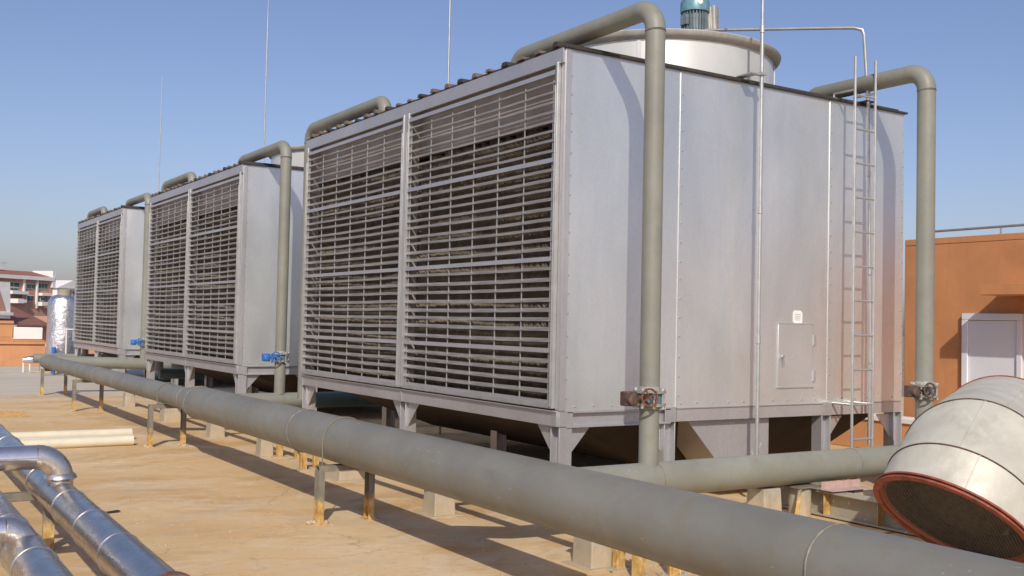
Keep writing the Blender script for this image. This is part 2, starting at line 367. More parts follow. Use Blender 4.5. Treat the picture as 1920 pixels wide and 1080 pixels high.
# ------------------------------------------------------------------ cooling tower
X0, WX, LY, HB, HT = 5.0, 4.41, 5.72, .89, 3.92
def make_tower():
    T = thing('cooling_tower', (X0, 7.05, 0), 'nearest and largest silver cooling tower with ladder, door and two tall louver panels', 'cooling tower', 'galvanised cooling towers in a row')
    # near side panels
    seams = [0.0, 1.262, 2.262, 3.243, WX]
    for a, b in zip(seams[:-1], seams[1:]):
        m = MB(); m.box(a+.004, b-.004, 0, .02, HB-.01, HT-.01); m.build('side_panel', 'panel', T)
    m = MB(); m.box(0.02, WX, LY-.02, LY, HB-.01, HT-.01); m.build('side_panel', 'panel', T)
    m = MB(); m.box(WX-.021, WX-.001, .022, LY-.022, HB, HT-.01); m.build('side_panel', 'panel', T)
    for a in seams[1:-1]:
        m = MB(); m.box(a-.004, a+.006, -.007, .006, HB, HT-.02); m.build('seam_strip', 'panel', T, bevel=.002)
    m = MB()
    for a in seams[1:-1]+[.06, WX-.03]:
        z = HB+.1
        while z < HT-.1:
            m.lathe([(.011, 0), (.009, .006), (.001, .009)], (a+(.03 if 0 < a < WX-.1 and a > .1 else 0), 0, z), 6, (0, -1, 0)); z += .17+random.uniform(-.02, .02)
    for k in range(22):
        m.lathe([(.011, 0), (.009, .006), (.001, .009)], (.15+k*.195, 0, HB+.03+random.uniform(-.004, .004)), 6, (0, -1, 0))
    m.build('screw_heads', 'bright', T, kind='stuff')
    # corner trims
    m = MB(); m.box(-.012, .05, -.012, 0, HB, HT-.012); m.box(-.012, 0, 0, .05, HB, HT-.012); m.build('corner_trim', 'frame', T, bevel=.002)
    m = MB(); m.box(-.012, 0, LY-.05, LY+.012, HB, HT-.012); m.build('corner_trim', 'frame', T, bevel=.002)
    # roof deck with ribs whose ends stick out over the louver side
    m = MB(); m.box(-.03, WX+.02, -.03, LY+.03, HT-.01, HT+.008); m.build('roof_edge', 'dark', T)
    y = .1; k = 0
    while y < LY-.05:
        m = MB(); w = .045+random.uniform(-.006, .012); h = .034+random.uniform(-.01, .012)
        m.prism([(y-w, HT+.010), (y+w, HT+.010), (y+w*.6, HT+.010+h), (y-w*.6, HT+.010+h)], 0, -.035-random.uniform(0, .02), WX)
        m.build('roof_rib', 'roofrib' if k % 3 else 'dark', T); y += .272; k += 1
    # top beam and bottom beams
    m = MB(); m.box(-.035, -.012, 0, LY, HT-.135, HT-.012); m.box(-.035, .0, 0, LY, HT-.011, HT-.0105+.001); m.build('top_beam', 'frame', T, bevel=.002)
    m = MB(); m.box(-.02, .0, .0, LY, .765, HB-.004); m.box(-.045, -.02, .0, LY, HB-.012, HB-.004); m.box(-.02, .05, 0, LY, .757, .765)
    m.build('bottom_beam', 'skirt', T, bevel=.002)
    # channel and skirt under the near side
    for yy, d in ((0, 1), (LY, -1)):
        y0, y1 = sorted((yy, yy+d*.012)); f0, f1 = sorted((yy-d*.012, yy+d*.05)); w0, w1 = sorted((yy+d*.03, yy+d*.045))
        m = MB(); m.box(.07, 1.2, f0, f1, HB-.024, HB-.012); m.box(.07, 1.2, f0, f1, .745, .76); m.box(.07, 1.2, w0, w1, .76, HB-.024); m.build('side_channel', 'frame', T, bevel=.002)
        m = MB(); m.box(1.28, 3.19, y0, y1, .76, HB-.012); m.box(1.28, 3.19, f0, f1, HB-.016, HB-.011); m.build('skirt_sheet', 'skirt', T)
        m = MB(); m.box(3.31, WX-.02, y0, y1, .76, HB-.012); m.box(3.31, WX-.02, f0, f1, HB-.016, HB-.011); m.build('skirt_sheet', 'skirt', T)
    # legs (H sections) and gussets
    def leg(x, y, face):
        m = MB(); w = .065
        if face == 'y': m.box(x-w, x-w+.012, y-w, y+w, 0, .757); m.box(x+w-.012, x+w, y-w, y+w, 0, .757); m.box(x-w+.012, x+w-.012, y-.006, y+.006, 0, .757)
        else: m.box(x-w, x+w, y-w, y-w+.012, 0, .757); m.box(x-w, x+w, y+w-.012, y+w, 0, .757); m.box(x-.006, x+.006, y-w+.012, y+w-.012, 0, .757)
        m.box(x-.11, x+.11, y-.11, y+.11, 0.0, .012)
        m.build('leg', 'frame', T, bevel=.002)
    for x in (.065, 1.2, 3.24, WX-.065):
        for y in (.065, LY/2, LY-.065): leg(x, y, 'y' if x > .5 else 'x')
    for x in (1.2, 3.24):
        m = MB(); m.box(x-.065, x+.065, -.012, .0, .757, HB+.0); m.build('leg_plate', 'bright', T, bevel=.002)
    for y in (.065, LY/2, LY-.065):
        for d in (-1, 1):
            if y+d*.3 < 0 or y+d*.3 > LY: continue
            e = y+d*.067
            m = MB(); m.prism([(e, .757), (e+d*.24, .757), (e, .50)] if d > 0 else [(e, .50), (e+d*.24, .757), (e, .757)], 0, .03, .038); m.build('gusset', 'frame', T)
    for x, dd in ((.065, (1,)), (1.2, (-1,)), (3.24, (1,)), (WX-.065, (-1,))):
        for d in dd:
            e = x+d*.067
            m = MB(); m.prism([(e, .742), (e+d*.22, .742), (e, .50)] if d > 0 else [(e, .50), (e+d*.22, .742), (e, .742)], 1, .05, .058); m.build('gusset', 'frame', T)
    m = MB(); m.box(-.012, .13, -.012, -.001, .757, HB-.0125); m.build('leg_plate', 'frame', T, bevel=.002)
    for y in (.03, LY/2, LY-.03):
        m = MB(); m.box(-.032, -.021, y-.03, y+.03, .757, HB-.013); m.build('leg_plate', 'bright', T, bevel=.002)
    # water basin, shaped deep to block light under the tower, and hopper sheet
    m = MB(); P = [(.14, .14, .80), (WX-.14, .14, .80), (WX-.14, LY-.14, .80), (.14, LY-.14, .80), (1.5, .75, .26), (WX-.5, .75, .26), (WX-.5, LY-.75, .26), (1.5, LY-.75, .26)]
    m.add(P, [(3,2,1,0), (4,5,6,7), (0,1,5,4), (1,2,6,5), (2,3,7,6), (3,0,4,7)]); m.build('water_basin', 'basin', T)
    m = MB(); m.prism([(1.47, .757), (2.51, .757), (2.51, .22), (1.98, .22)], 1, .07, .52); m.build('sump_box', 'skirt', T, bevel=.003)
    # louvers: two bays
    half = LY/2
    rows = [(3.72, 2.98, 9), (2.98, 2.15, 10), (2.15, 1.383, 9), (1.383, .95, 5)]
    zs = []; wide = []
    for a, b, n in rows:
        wide.append(a)
        for k in range(1, n): zs.append(a+(b-a)*k/n)
    wide.append(.95)
    sm = {}
    for bay in (0, 1):
        y0 = bay*half+(.055 if bay == 0 else .04); y1 = (bay+1)*half-(.04 if bay == 0 else .055)
        fr = MB()
        for yy in (y0, y1-.035):
            fr.box(-.05, -.045, yy, yy+.028, .905, 3.80); fr.box(-.045, 0.0, yy, yy+.005, .905, 3.80)
            fr.box(-.062, -.0505, yy+.008, yy+.02, .92, 3.60)
        fr.box(-.052, -.046, y0+.035, y1-.035, .905, .945); fr.box(-.046, .03, y0+.006, y1-.006, .900, .905)
        F = fr.build('louver_frame', 'bright', T, bevel=.0015)
        ln = y1-y0-.075
        for z in wide:
            m = MB(); m.box(-.05, -.046, y0+.04, y1-.04, z-.020, z+.018); m.box(-.046, -.01, y0+.04, y1-.04, z+.014, z+.018)
            m.build('louver_rail', 'frame', F)
        # one bent blade, shared by all slats of the bay
        if 's' not in sm:
            mb = MB(); pr = [(-.041, -.012), (-.039, -.012), (-.039, -.004), (-.009, .0195), (-.011, .0215), (-.041, -.002)]
            N = 8; R = []
            for i in range(N+1):
                yy = ln*i/N; sag = -.006*math.sin(math.pi*i/N)
                R.append([(p[0], yy, p[1]+sag) for p in pr])
            mb.rings(R); sm['s'] = mb.mesh('slat', MT['slat'], smooth=False)
            mb = MB(); mb.box(-.0045, .0045, -.0045, .0045, .93, 3.66); sm['r'] = mb.mesh('louver_rod', MT['bright'], smooth=False)
        for z in zs:
            o = link('slat', sm['s'], F, loc=(random.uniform(-.003, .003), y0+.038, z+random.uniform(-.006, .006)))
            o.rotation_euler = (rad(random.uniform(-.14, .14)), rad(random.uniform(-5, 5)), 0)
        nr = 7
        for k in range(nr):
            yy = y0+.075+(ln-.08)*k/(nr-1)
            link('louver_rod', sm['r'], F, loc=(-.031, yy, 0))
    # middle post between the bays
    m = MB(); m.box(-.04, .02, half-.036, half+.036, .905, 3.785); m.build('middle_post', 'frame', T, bevel=.003)
    # inside: dusty upper sheet, dark fill of zigzag film
    m = MB(); m.box(.12, .13, .032, LY-.032, 3.36, HT-.02); m.build('inner_sheet', 'inner', T)
    for a, b in ((.021, .03), (LY-.03, LY-.021), (half-.008, half+.008)):
        m = MB(); m.box(.021, .119, a, b, .9, HT-.03); m.build('inner_sheet', 'inner', T)
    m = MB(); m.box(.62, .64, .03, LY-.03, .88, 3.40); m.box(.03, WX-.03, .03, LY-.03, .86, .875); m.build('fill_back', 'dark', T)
    V = []; Fc = []; y = .045; z0, z1, st = .89, 3.36, .043
    nz = int((z1-z0)/st); j = 0
    while y < LY-.04:
        gap = abs(y-half) < .03
        if not gap:
            o = len(V); dx = random.uniform(-.012, .012)+.02*math.sin(y*2.1); zt = random.choice((0, 0, 1, 2))
            for i in range(nz+1-zt):
                yy = y+(.014 if i % 2 else -.014); z = z0+i*st+(j % 2)*.008
                wob = .012*math.sin(z*7+y*3)
                V += [(.140+dx*.6+wob*.6+.006*(i % 2), yy, z), (.60, yy, z)]
            for i in range(nz-zt): Fc.append((o+2*i, o+2*i+1, o+2*i+3, o+2*i+2))
        y += .038; j += 1
    m = MB(); m.add(V, Fc); m.build('fill_pack', 'fill', T, smooth=False, kind='stuff')
    # ragged dust and scale along the top edge of the fill
    m = MB(); y = .05
    while y < LY-.05:
        w = random.uniform(.03, .11); h = random.uniform(.01, .035)
        m.box(.131+random.uniform(0, .02), .20, y, y+w, 3.352, 3.358+h); y += w+random.uniform(0, .02)
    m.build('fill_crust', 'roofrib', T, kind='stuff')
    # fan stack
    cx, cy, R, zr = 2.2, 1.45, 1.25, 4.40
    m = MB(); m.lathe([(R-.02, HT+.01), (R-.035, zr-.05), (R-.075, zr-.05), (R-.075, HT+.01)], (cx, cy, 0), 72); st_ = m.build('fan_stack', 'cowl', T)
    m = MB(); m.lathe([(R-.045, zr-.065), (R+.01, zr-.045), (R+.035, zr-.02), (R+.045, zr+.008), (R+.035, zr+.018), (R-.09, zr+.018), (R-.09, zr-.065), (R-.045, zr-.065)], (cx, cy, 0), 72); m.build('stack_rim', 'cowl_rim', st_)
    for a in (-48, 42, 132, -138):
        ca, sa = math.cos(rad(a)), math.sin(rad(a))
        m = MB(); m.obox((cx+ca*(R-.022), cy+sa*(R-.022), (HT+zr)/2-.02), (-sa*.018, ca*.018, 0), (ca*.004, sa*.004, 0), (0, 0, (zr-HT)/2-.055)); m.build('stack_joint', 'frame', st_)
    m = MB(); m.box(cx-1.12, cx+1.12, cy-.22, cy-.12, zr-.16, zr-.06); m.box(cx-1.12, cx+1.12, cy+.12, cy+.22, zr-.16, zr-.06); m.build('motor_beam', 'frame', T)
    m = MB(); m.lathe([(.001, 4.1), (.16, 4.1), (.16, 4.2), (.05, 4.22), (.05, 4.35)], (cx, cy, 0), 20, cap=True); fh = m.build('fan_hub', 'motor', T)
    for k in range(6):
        a = k*math.pi/3; m = MB(); u = Vector((math.cos(a), math.sin(a), 0)); w = Vector((-math.sin(a), math.cos(a), .35)).normalized()
        m.obox(Vector((cx, cy, 4.15))+u*.62, u*.48, w*.10, w.cross(u)*.008); m.build('fan_blade', 'frame', fh)
    # motor with belt guard, standing on a stand above the rim
    mx, my, mz = 2.74, 1.45, 4.80
    m = MB(); m.box(mx-.24, mx+.40, my-.16, my+.16, mz-.035, mz); m.box(mx-.20, mx-.12, my-.12, my-.04, zr-.06, mz-.035); m.box(mx+.22, mx+.30, my-.12, my-.04, zr-.06, mz-.035); m.box(mx-.20, mx-.12, my+.04, my+.12, zr-.06, mz-.035); m.build('motor_stand', 'motor', T)
    m = MB(); m.lathe([(.001, mz), (.15, mz), (.15, mz+.03), (.118, mz+.035), (.118, mz+.245), (.001, mz+.25)], (mx, my, 0), 28)
    for k in range(26):
        a = 2*math.pi*k/26; ca, sa = math.cos(a), math.sin(a)
        m.obox((mx+ca*.13, my+sa*.13, mz+.14), (ca*.018, sa*.018, 0), (-sa*.004, ca*.004, 0), (0, 0, .095))
    mo = m.build('motor', 'motor', T)
    m = MB(); m.lathe([(.001, mz+.245), (.158, mz+.245), (.160, mz+.265), (.158, mz+.36), (.145, mz+.385), (.09, mz+.395), (.001, mz+.398)], (mx, my, 0), 28); m.build('motor_cap', 'motorcap', mo)
    m = MB(); m.box(mx-.165, mx-.125, my-.05, my+.05, mz+.09, mz+.20); m.build('terminal_box', 'motor', mo, bevel=.004)
    m = MB(); m.lathe([(.03, 0), (.03, .004), (.001, .004)], (mx-.06, my-.147, mz+.33), 12, (-.38, -.92, 0)); m.build('name_plate', 'paperwhite', mo)
    m = MB()
    for k in range(5):
        x = mx+.20+k*.032; m.bar((x, my-.02, mz-.03), (x+random.uniform(-.02, .02), my+random.uniform(-.03, .03), mz+.37+random.uniform(-.03, .03)), .02, .022, (0, 1, 0))
    m.build('belt_guard', 'cream', T)
    return T, cx, cy
T1, fcx, fcy = make_tower()
T2 = copy_tree(T1); T2.location.y = 15.37; T2.scale.y = 5.6/LY
tag(T2, 'middle of the three silver cooling towers, with blue valve wheel beside its near leg', 'cooling tower', 'galvanised cooling towers in a row')
T3 = copy_tree(T1); T3.location.y = 23.38; T3.scale.y = 5.12/LY
tag(T3, 'farthest and smallest looking silver cooling tower, next to the foil wrapped tank', 'cooling tower', 'galvanised cooling towers in a row')
# door and sticker only on the nearest tower
YN = 7.05
dr = MB(); dr.box(2.54, 3.03, -.010, -.001, 1.05, 1.655); dr = dr.build('access_door', 'panel', T1, bevel=.003)
m = MB(); m.box(2.53, 3.04, -.016, -.010, 1.655, 1.664); m.box(2.53, 3.04, -.018, -.010, 1.040, 1.050); m.build('door_edge', 'panel', dr)
m = MB(); m.box(2.57, 2.60, -.03, -.010, 1.325, 1.35); m.bar((2.585, -.034, 1.345), (2.60, -.03, 1.245), .012, .012, (0, 1, 0)); m.lathe([(.018, 0), (.018, .014), (.001, .016)], (2.585, -.024, 1.34), 10, (0, -1, 0)); m.build('door_handle', 'bright', dr)
for z in (1.15, 1.5):
    m = MB(); m.box(3.025, 3.055, -.022, -.010, z-.05, z+.05); m.build('door_hinge', 'frame', dr)
m = MB(); w, c = .066, .024; X, Z = 2.81, 1.72
m.prism([(X-w+c, Z-w), (X+w-c, Z-w), (X+w, Z-w+c), (X+w, Z+w-c), (X+w-c, Z+w), (X-w+c, Z+w), (X-w, Z+w-c), (X-w, Z-w+c)], 1, -.005, -.002); stk = m.build('maker_sticker', 'paperwhite', T1)
m = MB()
for k in range(4): m.box(X-.040, X+.040-.012*(k == 3), -.0062, -.0051, Z+.026-k*.018, Z+.033-k*.018)
m.build('sticker_print', 'ink', stk)

# ------------------------------------------------------------------ risers
def make_riser(x, ynear, yend, wheel, label, zlow=.52, valve=True, r=.079):
    # goes up at (x, ynear), over along y, down onto the roof at yend
    d = 1 if yend > ynear else -1; zc = 4.12 if valve else 4.2; br = .19
    T = thing('riser_pipe', (x, ynear, 0), label, 'pipe', 'grey riser pipes of the cooling towers')
    off = (x, ynear, 0)
    m = MB(); m.cyl((x, ynear, 1.12 if valve else zlow), (x, ynear, zc-br), r, 32); m.build('pipe', 'riser', T, off)
    m = MB(); m.tube(arc((x, ynear+d*br, zc-br), 0, math.pi/2, br, (0, -d, 0), (0, 0, 1), 10), r+.002, 32); m.build('elbow', 'riser', T, off)
    m = MB(); m.cyl((x, ynear+d*br, zc), (x, yend-d*.14, zc), r, 32); m.build('pipe', 'riser', T, off)
    m = MB(); P = arc((x, yend-d*.14, zc-.14), math.pi/2, 0, .14, (0, d, 0), (0, 0, 1), 8); P.append(Vector((x, yend, 3.93)))
    P = [p for k, p in enumerate(P) if k == 0 or (p-P[k-1]).length > .003]; m.tube(P, r+.001, 32); m.build('elbow', 'riser', T, off)
    m = MB(); m.tube([(x+r*1.02*math.cos(a), ynear+r*1.02*math.sin(a), zc-br-.004) for a in [2*math.pi*k/28 for k in range(28)]], .0045, 6, closed=True); m.build('weld_seam', 'weld', T, off)
    if valve:
        m = MB(); m.cyl((x, ynear, zlow), (x, ynear, .985), r*.985, 32); m.build('pipe', 'riser', T, off)
        for z in (.985, 1.085):
            m = MB(); m.lathe([(r, z-.03), (r+.012, z-.001), (.128, z), (.128, z+.02), (r+.012, z+.021), (r, z+.05)], (x, ynear, 0), 32); m.build('flange', 'pipe_flange', T, off)
        m = MB(); m.lathe([(.001, 1.006), (.098, 1.006), (.102, 1.02), (.102, 1.07), (.098, 1.084), (.001, 1.084)], (x, ynear, 0), 28); V = m.build('valve_body', 'valve_body', T, off)
        for k in range(8):
            a = 2*math.pi*(k+.5)/8; bx, by = x+.113*math.cos(a), ynear+.113*math.sin(a)
            m = MB(); m.cyl((bx, by, .965), (bx, by, 1.125), .0085, 8); m.cyl((bx, by, .968), (bx, by, .985), .016, 6); m.cyl((bx, by, 1.106), (bx, by, 1.122), .016, 6); m.build('bolt', 'frame', V)
            V.children[-1].data.transform(Matrix.Translation((-x, -ynear, 0)))
        dk = {'rust': 'rustdark', 'dark': 'rustdark', 'blue': 'bluewheel'}[wheel]; wk = {'rust': 'rustwheel', 'dark': 'rustdark', 'blue': 'bluewheel'}[wheel]
        m = MB(); m.cyl((x-.1, ynear-.02, 1.045), (x-.19, ynear-.02, 1.045), .022, 12)
        m.box(x-.27, x-.17, ynear-.06, ynear+.03, .99, 1.10); m.lathe([(.05, 0), (.05, .03), (.03, .04), (.001, .04)], (x-.225, ynear-.06, 1.04), 16, (0, -1, 0)); m.build('gearbox', dk, T, off, bevel=.008)
        wc = Vector((x-.125, ynear-.15, 1.06)); ax = Vector((-.2, -1, .05)).normalized(); u = Vector((1, -.2, 0)).normalized(); v = ax.cross(u)
        m = MB(); m.tube([wc+(u*math.cos(a)+v*math.sin(a))*.066 for a in [2*math.pi*k/24 for k in range(24)]], .0085, 8, closed=True)
        for k in range(4):
            a = k*math.pi/2+.5; m.cyl(wc, wc+(u*math.cos(a)+v*math.sin(a))*.066, .007, 6)
        m.cyl(wc-ax*.13, wc+ax*.012, .014, 10); m.build('handwheel', wk, T, off)
    return T
make_riser(5.3, 6.27, 8.28, 'rust', 'tall grey riser pipe with rusty red handwheel, before the left half of the nearest tower')
make_riser(8.7, 6.27, 7.72, 'dark', 'tall grey riser pipe with dark rusty valve, at the right end before the orange wall', r=.085)
make_riser(5.3, 13.5, 11.15, 'rust', 'grey pipe lying over the far left roof edge of the nearest tower', valve=False)
make_riser(5.3, 14.42, 16.42, 'blue', 'grey riser pipe with blue handwheel between nearest and middle tower')
make_riser(5.3, 21.2, 19.25, 'blue', 'grey pipe lying over the far roof edge of the middle tower', valve=False)
make_riser(5.3, 22.5, 24.35, 'blue', 'grey riser pipe with blue handwheel between middle and farthest tower')
make_riser(5.3, 28.75, 26.95, 'blue', 'grey pipe lying over the far roof edge of the farthest tower', valve=False)

# ------------------------------------------------------------------ big header pipe and branches
hx, hz, hr = 3.4, .638, .182
H = thing('header_pipe', (hx, 5, 0), 'thick grey green main pipe running diagonally through the foreground on steel frames', 'pipe'); ho = (hx, 5, 0)
m = MB(); m.tube([(hx, y, hz) for y in (-2, 0, 1, 2, 2.85)], hr, 64); m.build('pipe', 'pipe', H, ho)
m = MB(); m.tube([(hx, y, hz) for y in (2.854, 4, 6, 8.55)], hr, 64); m.build('pipe', 'pipe', H, ho)
m = MB(); m.tube([(hx, y, hz) for y in (8.554, 10, 11.75)], hr, 64); m.build('pipe', 'pipe', H, ho)
m = MB(); m.tube([(hx, 11.75, hz), (hx, 11.85, hz), (hx, 11.95, hz+.002), (hx, 12.15, hz+.006), (hx, 12.25, hz+.008)], [hr, hr*.985, hr*.93, .137, .129], 48); m.build('reducer', 'pipe', H, ho)
m = MB(); m.tube([(hx, 12.25, hz+.008), (hx, 16, hz+.01), (hx, 19, hz+.012), (hx, 22.3, hz+.014)], .127, 40); m.build('pipe', 'pipe', H, ho)
m = MB(); m.tube(arc((hx+.2, 22.3, hz+.014), math.pi, math.pi/2, .2, (1, 0, 0), (0, 1, 0), 8), .128, 40); m.build('elbow', 'pipe', H, ho)
for y, rr, zz in ((2.85, hr, hz), (8.55, hr, hz), (11.75, hr, hz), (12.25, .129, hz+.008), (17.2, .127, hz+.01), (22.3, .128, hz+.014)):
    m = MB(); m.tube([(hx+(rr+.0015)*math.cos(a), y+.004*math.sin(3*a), zz+(rr+.0015)*math.sin(a)) for a in [2*math.pi*k/56 for k in range(56)]], .0055, 6, closed=True); m.build('weld_seam', 'weld', H, ho)
def branch(y, x0, x1, z0, z1, r, label, mat='riser', rise=False):
    T = thing('branch_pipe', (x0, y, 0), label, 'pipe', 'branch pipes running under the towers'); o = (x0, y, 0)
    m = MB(); m.tube([(x0, y, z0), (x1, y, z1)] if not rise else [(x0+.02, y, .62), (x0+.16, y, .605), (x0+.62, y, z0+.02), (x0+.78, y, z0), (x0+2, y, z0), (x1, y, z1)], r, 48); m.build('pipe', mat, T, o)
    m = MB(); m.lathe([(r, 0), (r*.92, .04), (r*.7, .075), (r*.35, .095), (.001, .1)], (x1, y, z1), 40, (1, 0, 0)); m.build('pipe_cap', mat, T, o)
    m = MB()
    for xx in (x0+(x1-x0)*.33, x0+(x1-x0)*.72):
        zz = z0+(z1-z0)*(xx-x0)/(x1-x0)
        m.tube([(xx, y+(r+.001)*math.cos(a), zz+(r+.001)*math.sin(a)) for a in [2*math.pi*k/40 for k in range(40)]], .0045, 6, closed=True)
    m.build('weld_seams', 'weld', T, o)
    return T
branch(6.27, hx+.02, 9.3, .409, .409, .135, 'long grey branch pipe in front of the nearest tower legs, ending behind the big duct', rise=True)
branch(14.42, hx+.02, 9.2, .43, .43, .108, 'grey branch pipe leading under the gap between nearest and middle tower', rise=True)
branch(22.5, hx+.2, 9.2, .652, .46, .118, 'grey branch pipe leaving the far end of the main pipe under the middle gap')
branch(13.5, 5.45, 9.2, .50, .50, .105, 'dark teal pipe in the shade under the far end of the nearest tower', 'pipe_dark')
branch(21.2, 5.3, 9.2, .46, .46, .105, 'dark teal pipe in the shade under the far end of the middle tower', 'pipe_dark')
branch(28.95, 4.1, 9.2, .46, .46, .115, 'grey pipe in the distance behind the legs of the farthest tower')

# ------------------------------------------------------------------ support frames of the header
def support(y, ztop, w0, w1, label, mat='steel', bolt=True, leg_w=.09):
    T = thing('pipe_support', ((w0+w1)/2, y, 0), label, 'pipe support', 'steel frames under the main pipe'); o = ((w0+w1)/2, y, 0)
    for xx, d in ((w0, 1), (w1, -1)):
        m = MB(); x0, x1 = sorted((xx, xx+d*.007))
        m.box(x0, x1, y-leg_w/2, y+leg_w/2, 0, ztop-.05)         # web
        f0, f1 = sorted((xx+d*.007, xx+d*.05))
        m.box(f0, f1, y+leg_w/2-.007, y+leg_w/2, 0, ztop-.05); m.box(f0, f1, y-leg_w/2, y-leg_w/2+.007, 0, ztop-.05)
        L = m.build('leg', mat, T, o, bevel=.0015)
        m = MB(); m.box(xx-.05+d*.02, xx+.05+d*.02, y-.07, y+.07, 0.0, .008); m.build('base_plate', mat, T, o)
        # knobbly cement and foam at the foot
        m = MB()
        for k in range(9):
            a = random.uniform(0, 6.28); rr = random.uniform(.03, .075); s_ = random.uniform(.012, .028)
            c = Vector((xx+d*.02+rr*math.cos(a), y+rr*math.sin(a), s_*.35))
            m.lathe([(.001, -s_*.5), (s_*.8, -s_*.3), (s_, .0), (s_*.6, s_*.55), (.001, s_*.75)], c, 7, (random.uniform(-.3, .3), random.uniform(-.3, .3), 1))
        m.build('foot_mortar', 'concrete', T, o, smooth=False, kind='stuff')
    m = MB(); m.box(w0, w1, y-.045, y+.045, ztop-.010, ztop-.004); m.box(w0, w1, y-.045, y-.038, ztop-.05, ztop-.010); m.box(w0, w1, y+.038, y+.045, ztop-.05, ztop-.010); m.build('crossbar', mat, T, o, bevel=.0015)
    return T
def ubolt(y, r, zc, T, o, x=hx):
    m = MB(); P = [(x-r-.006, y, zc-r-.05), (x-r-.006, y, zc)]+[(x-(r+.006)*math.cos(a), y, zc+(r+.006)*math.sin(a)) for a in [math.pi*k/16 for k in range(1, 16)]]+[(x+r+.006, y, zc), (x+r+.006, y, zc-r-.05)]
    m.tube(P, .005, 8); m.build('u_bolt', 'steel', T, o)
for y, zt, a, b, r, lab in ((7.74, .457, 3.17, 3.65, hr, 'steel frame under the main pipe, nearest one, yellow rust at its feet'),
                 (13.12, .520, 3.17, 3.62, .128, 'steel frame right of the cream plastic pipes, under the thin part of the main pipe'),
                 (18.42, .522, 3.22, 3.70, .128, 'steel frame under the main pipe, second from its far end'),
                 (22.25, .523, 3.30, 3.78, .128, 'steel frame with orange rusty foot under the far end of the main pipe'),
                 (2.35, .457, 3.16, 3.64, hr, 'steel frame under the near end of the main pipe')):
    T = support(y, zt, a, b, lab)
    if y > 5: ubolt(y, r, hz+(0 if r > .15 else .01), T, ((a+b)/2, y, 0))

# ------------------------------------------------------------------ blocks and stub legs behind the header
def block(x0, x1, y0, y1, h, label, top=None):
    T = thing('concrete_block', ((x0+x1)/2, (y0+y1)/2, 0), label, 'concrete block', 'concrete blocks behind the main pipe'); o = T.location[:]
    m = MB(); i = .012
    m.add([(x0,y0,0),(x1,y0,0),(x1,y1,0),(x0,y1,0),(x0+i,y0+i,h),(x1-i,y0+i,h),(x1-i,y1-i,h),(x0+i,y1-i,h)], [(3,2,1,0),(4,5,6,7),(0,1,5,4),(1,2,6,5),(2,3,7,6),(3,0,4,7)])
    m.build('block', 'concrete', T, o, bevel=.008, smooth=False)
    m = MB(); m.box(x0-.05, x1+.05, y0-.05, y1+.05, -.002, .007); m.build('mortar_bed', 'concrete', T, o, bevel=.003)
    if top:
        xc, yc = (x0+x1)/2, (y0+y1)/2
        m = MB(); m.box(x0-.06, x1+.5, yc-.045, yc+.045, h+.001, h+.012); m.box(x0-.06, x1+.5, yc-.004, yc+.004, h+.012, h+.07); m.build('steel_angle', 'steel', T, o)
    return T
block(4.14, 4.34, 7.58, 7.80, .27, 'square pale concrete block under the main pipe near the middle of the picture', True)
block(4.13, 4.33, 13.78, 14.0, .29, 'square pale concrete block just right of the steel frame beside the white plastic pipes', True)
block(4.12, 4.42, 16.1, 16.4, .26, 'pale concrete block seen between the legs of the frame beside the white plastic pipes', True)
block(4.16, 4.34, 18.9, 19.1, .26, 'small concrete block seen through the second frame from the far end')
block(4.19, 4.52, 9.66, 10.15, .09, 'low flat concrete block with lit top right behind the nearest steel frame')
block(4.18, 4.36, 5.50, 5.72, .33, 'shaded concrete block below the main pipe at the bottom edge of the picture', True)
block(4.10, 4.26, 11.72, 11.9, .26, 'narrow concrete block next to yellow rusted channels under the main pipe')
def stub(x, y, h, label, rot=0, w=.07, mat='rustleg'):
    T = thing('steel_post', (x, y, 0), label, 'steel post', 'rust covered channel posts behind the main pipe')
    T.rotation_euler.z = rot
    m = MB(); m.box(-w/2, w/2, -.004, .004, 0, h); m.box(-w/2, -w/2+.006, .004, .045, 0, h); m.box(w/2-.006, w/2, .004, .045, 0, h); m.build('channel', mat, T, bevel=.0015)
    m = MB(); m.box(-w/2-.06, w/2+.06, -.05, .09, -.001, .008); m.build('base_plate', 'concrete', T, bevel=.002)
    for sx in (-1, 1):
        m = MB(); m.lathe([(.012, .008), (.012, .02), (.001, .022)], (sx*(w/2+.035), .02, 0), 6); m.build('anchor_bolt', 'frame', T)
    return T
stub(4.30, 11.62, .30, 'yellow rusted channel post beside the narrow concrete block, left one')
stub(4.42, 11.35, .30, 'yellow rusted channel post beside the narrow concrete block, right one')
stub(4.15, 10.50, .32, 'yellow channel post immediately left of the nearest steel frame')
stub(4.34, 10.62, .32, 'dark rusty channel post right behind the nearest steel frame', 0, .06, 'steel')
stub(4.36, 5.42, .33, 'yellow rusted channel post standing against the shaded block at the bottom edge')
stub(4.32, 5.16, .36, 'bright orange rusted channel post at the bottom edge, left of its twin', .25, .09)
stub(4.55, 5.10, .33, 'bright orange rusted channel post at the bottom edge, right of its twin', -.35, .08)
T = thing('cable_tray', (4.25, 12, 0), 'thin dark steel channel carried on the blocks behind the main pipe', 'steel channel')
m = MB(); m.box(4.21, 4.218, 5.0, 19.4, .345, .40); m.box(4.218, 4.28, 5.0, 19.4, .345, .351); m.box(4.282, 4.29, 5.0, 19.4, .345, .40); m.build('channel', 'steel', T, (4.25, 12, 0))
T = thing('steel_beam', (7.2, 5.6, 0), 'spattered steel beam lying on the roof between the main pipe and the red rimmed duct', 'steel beam')
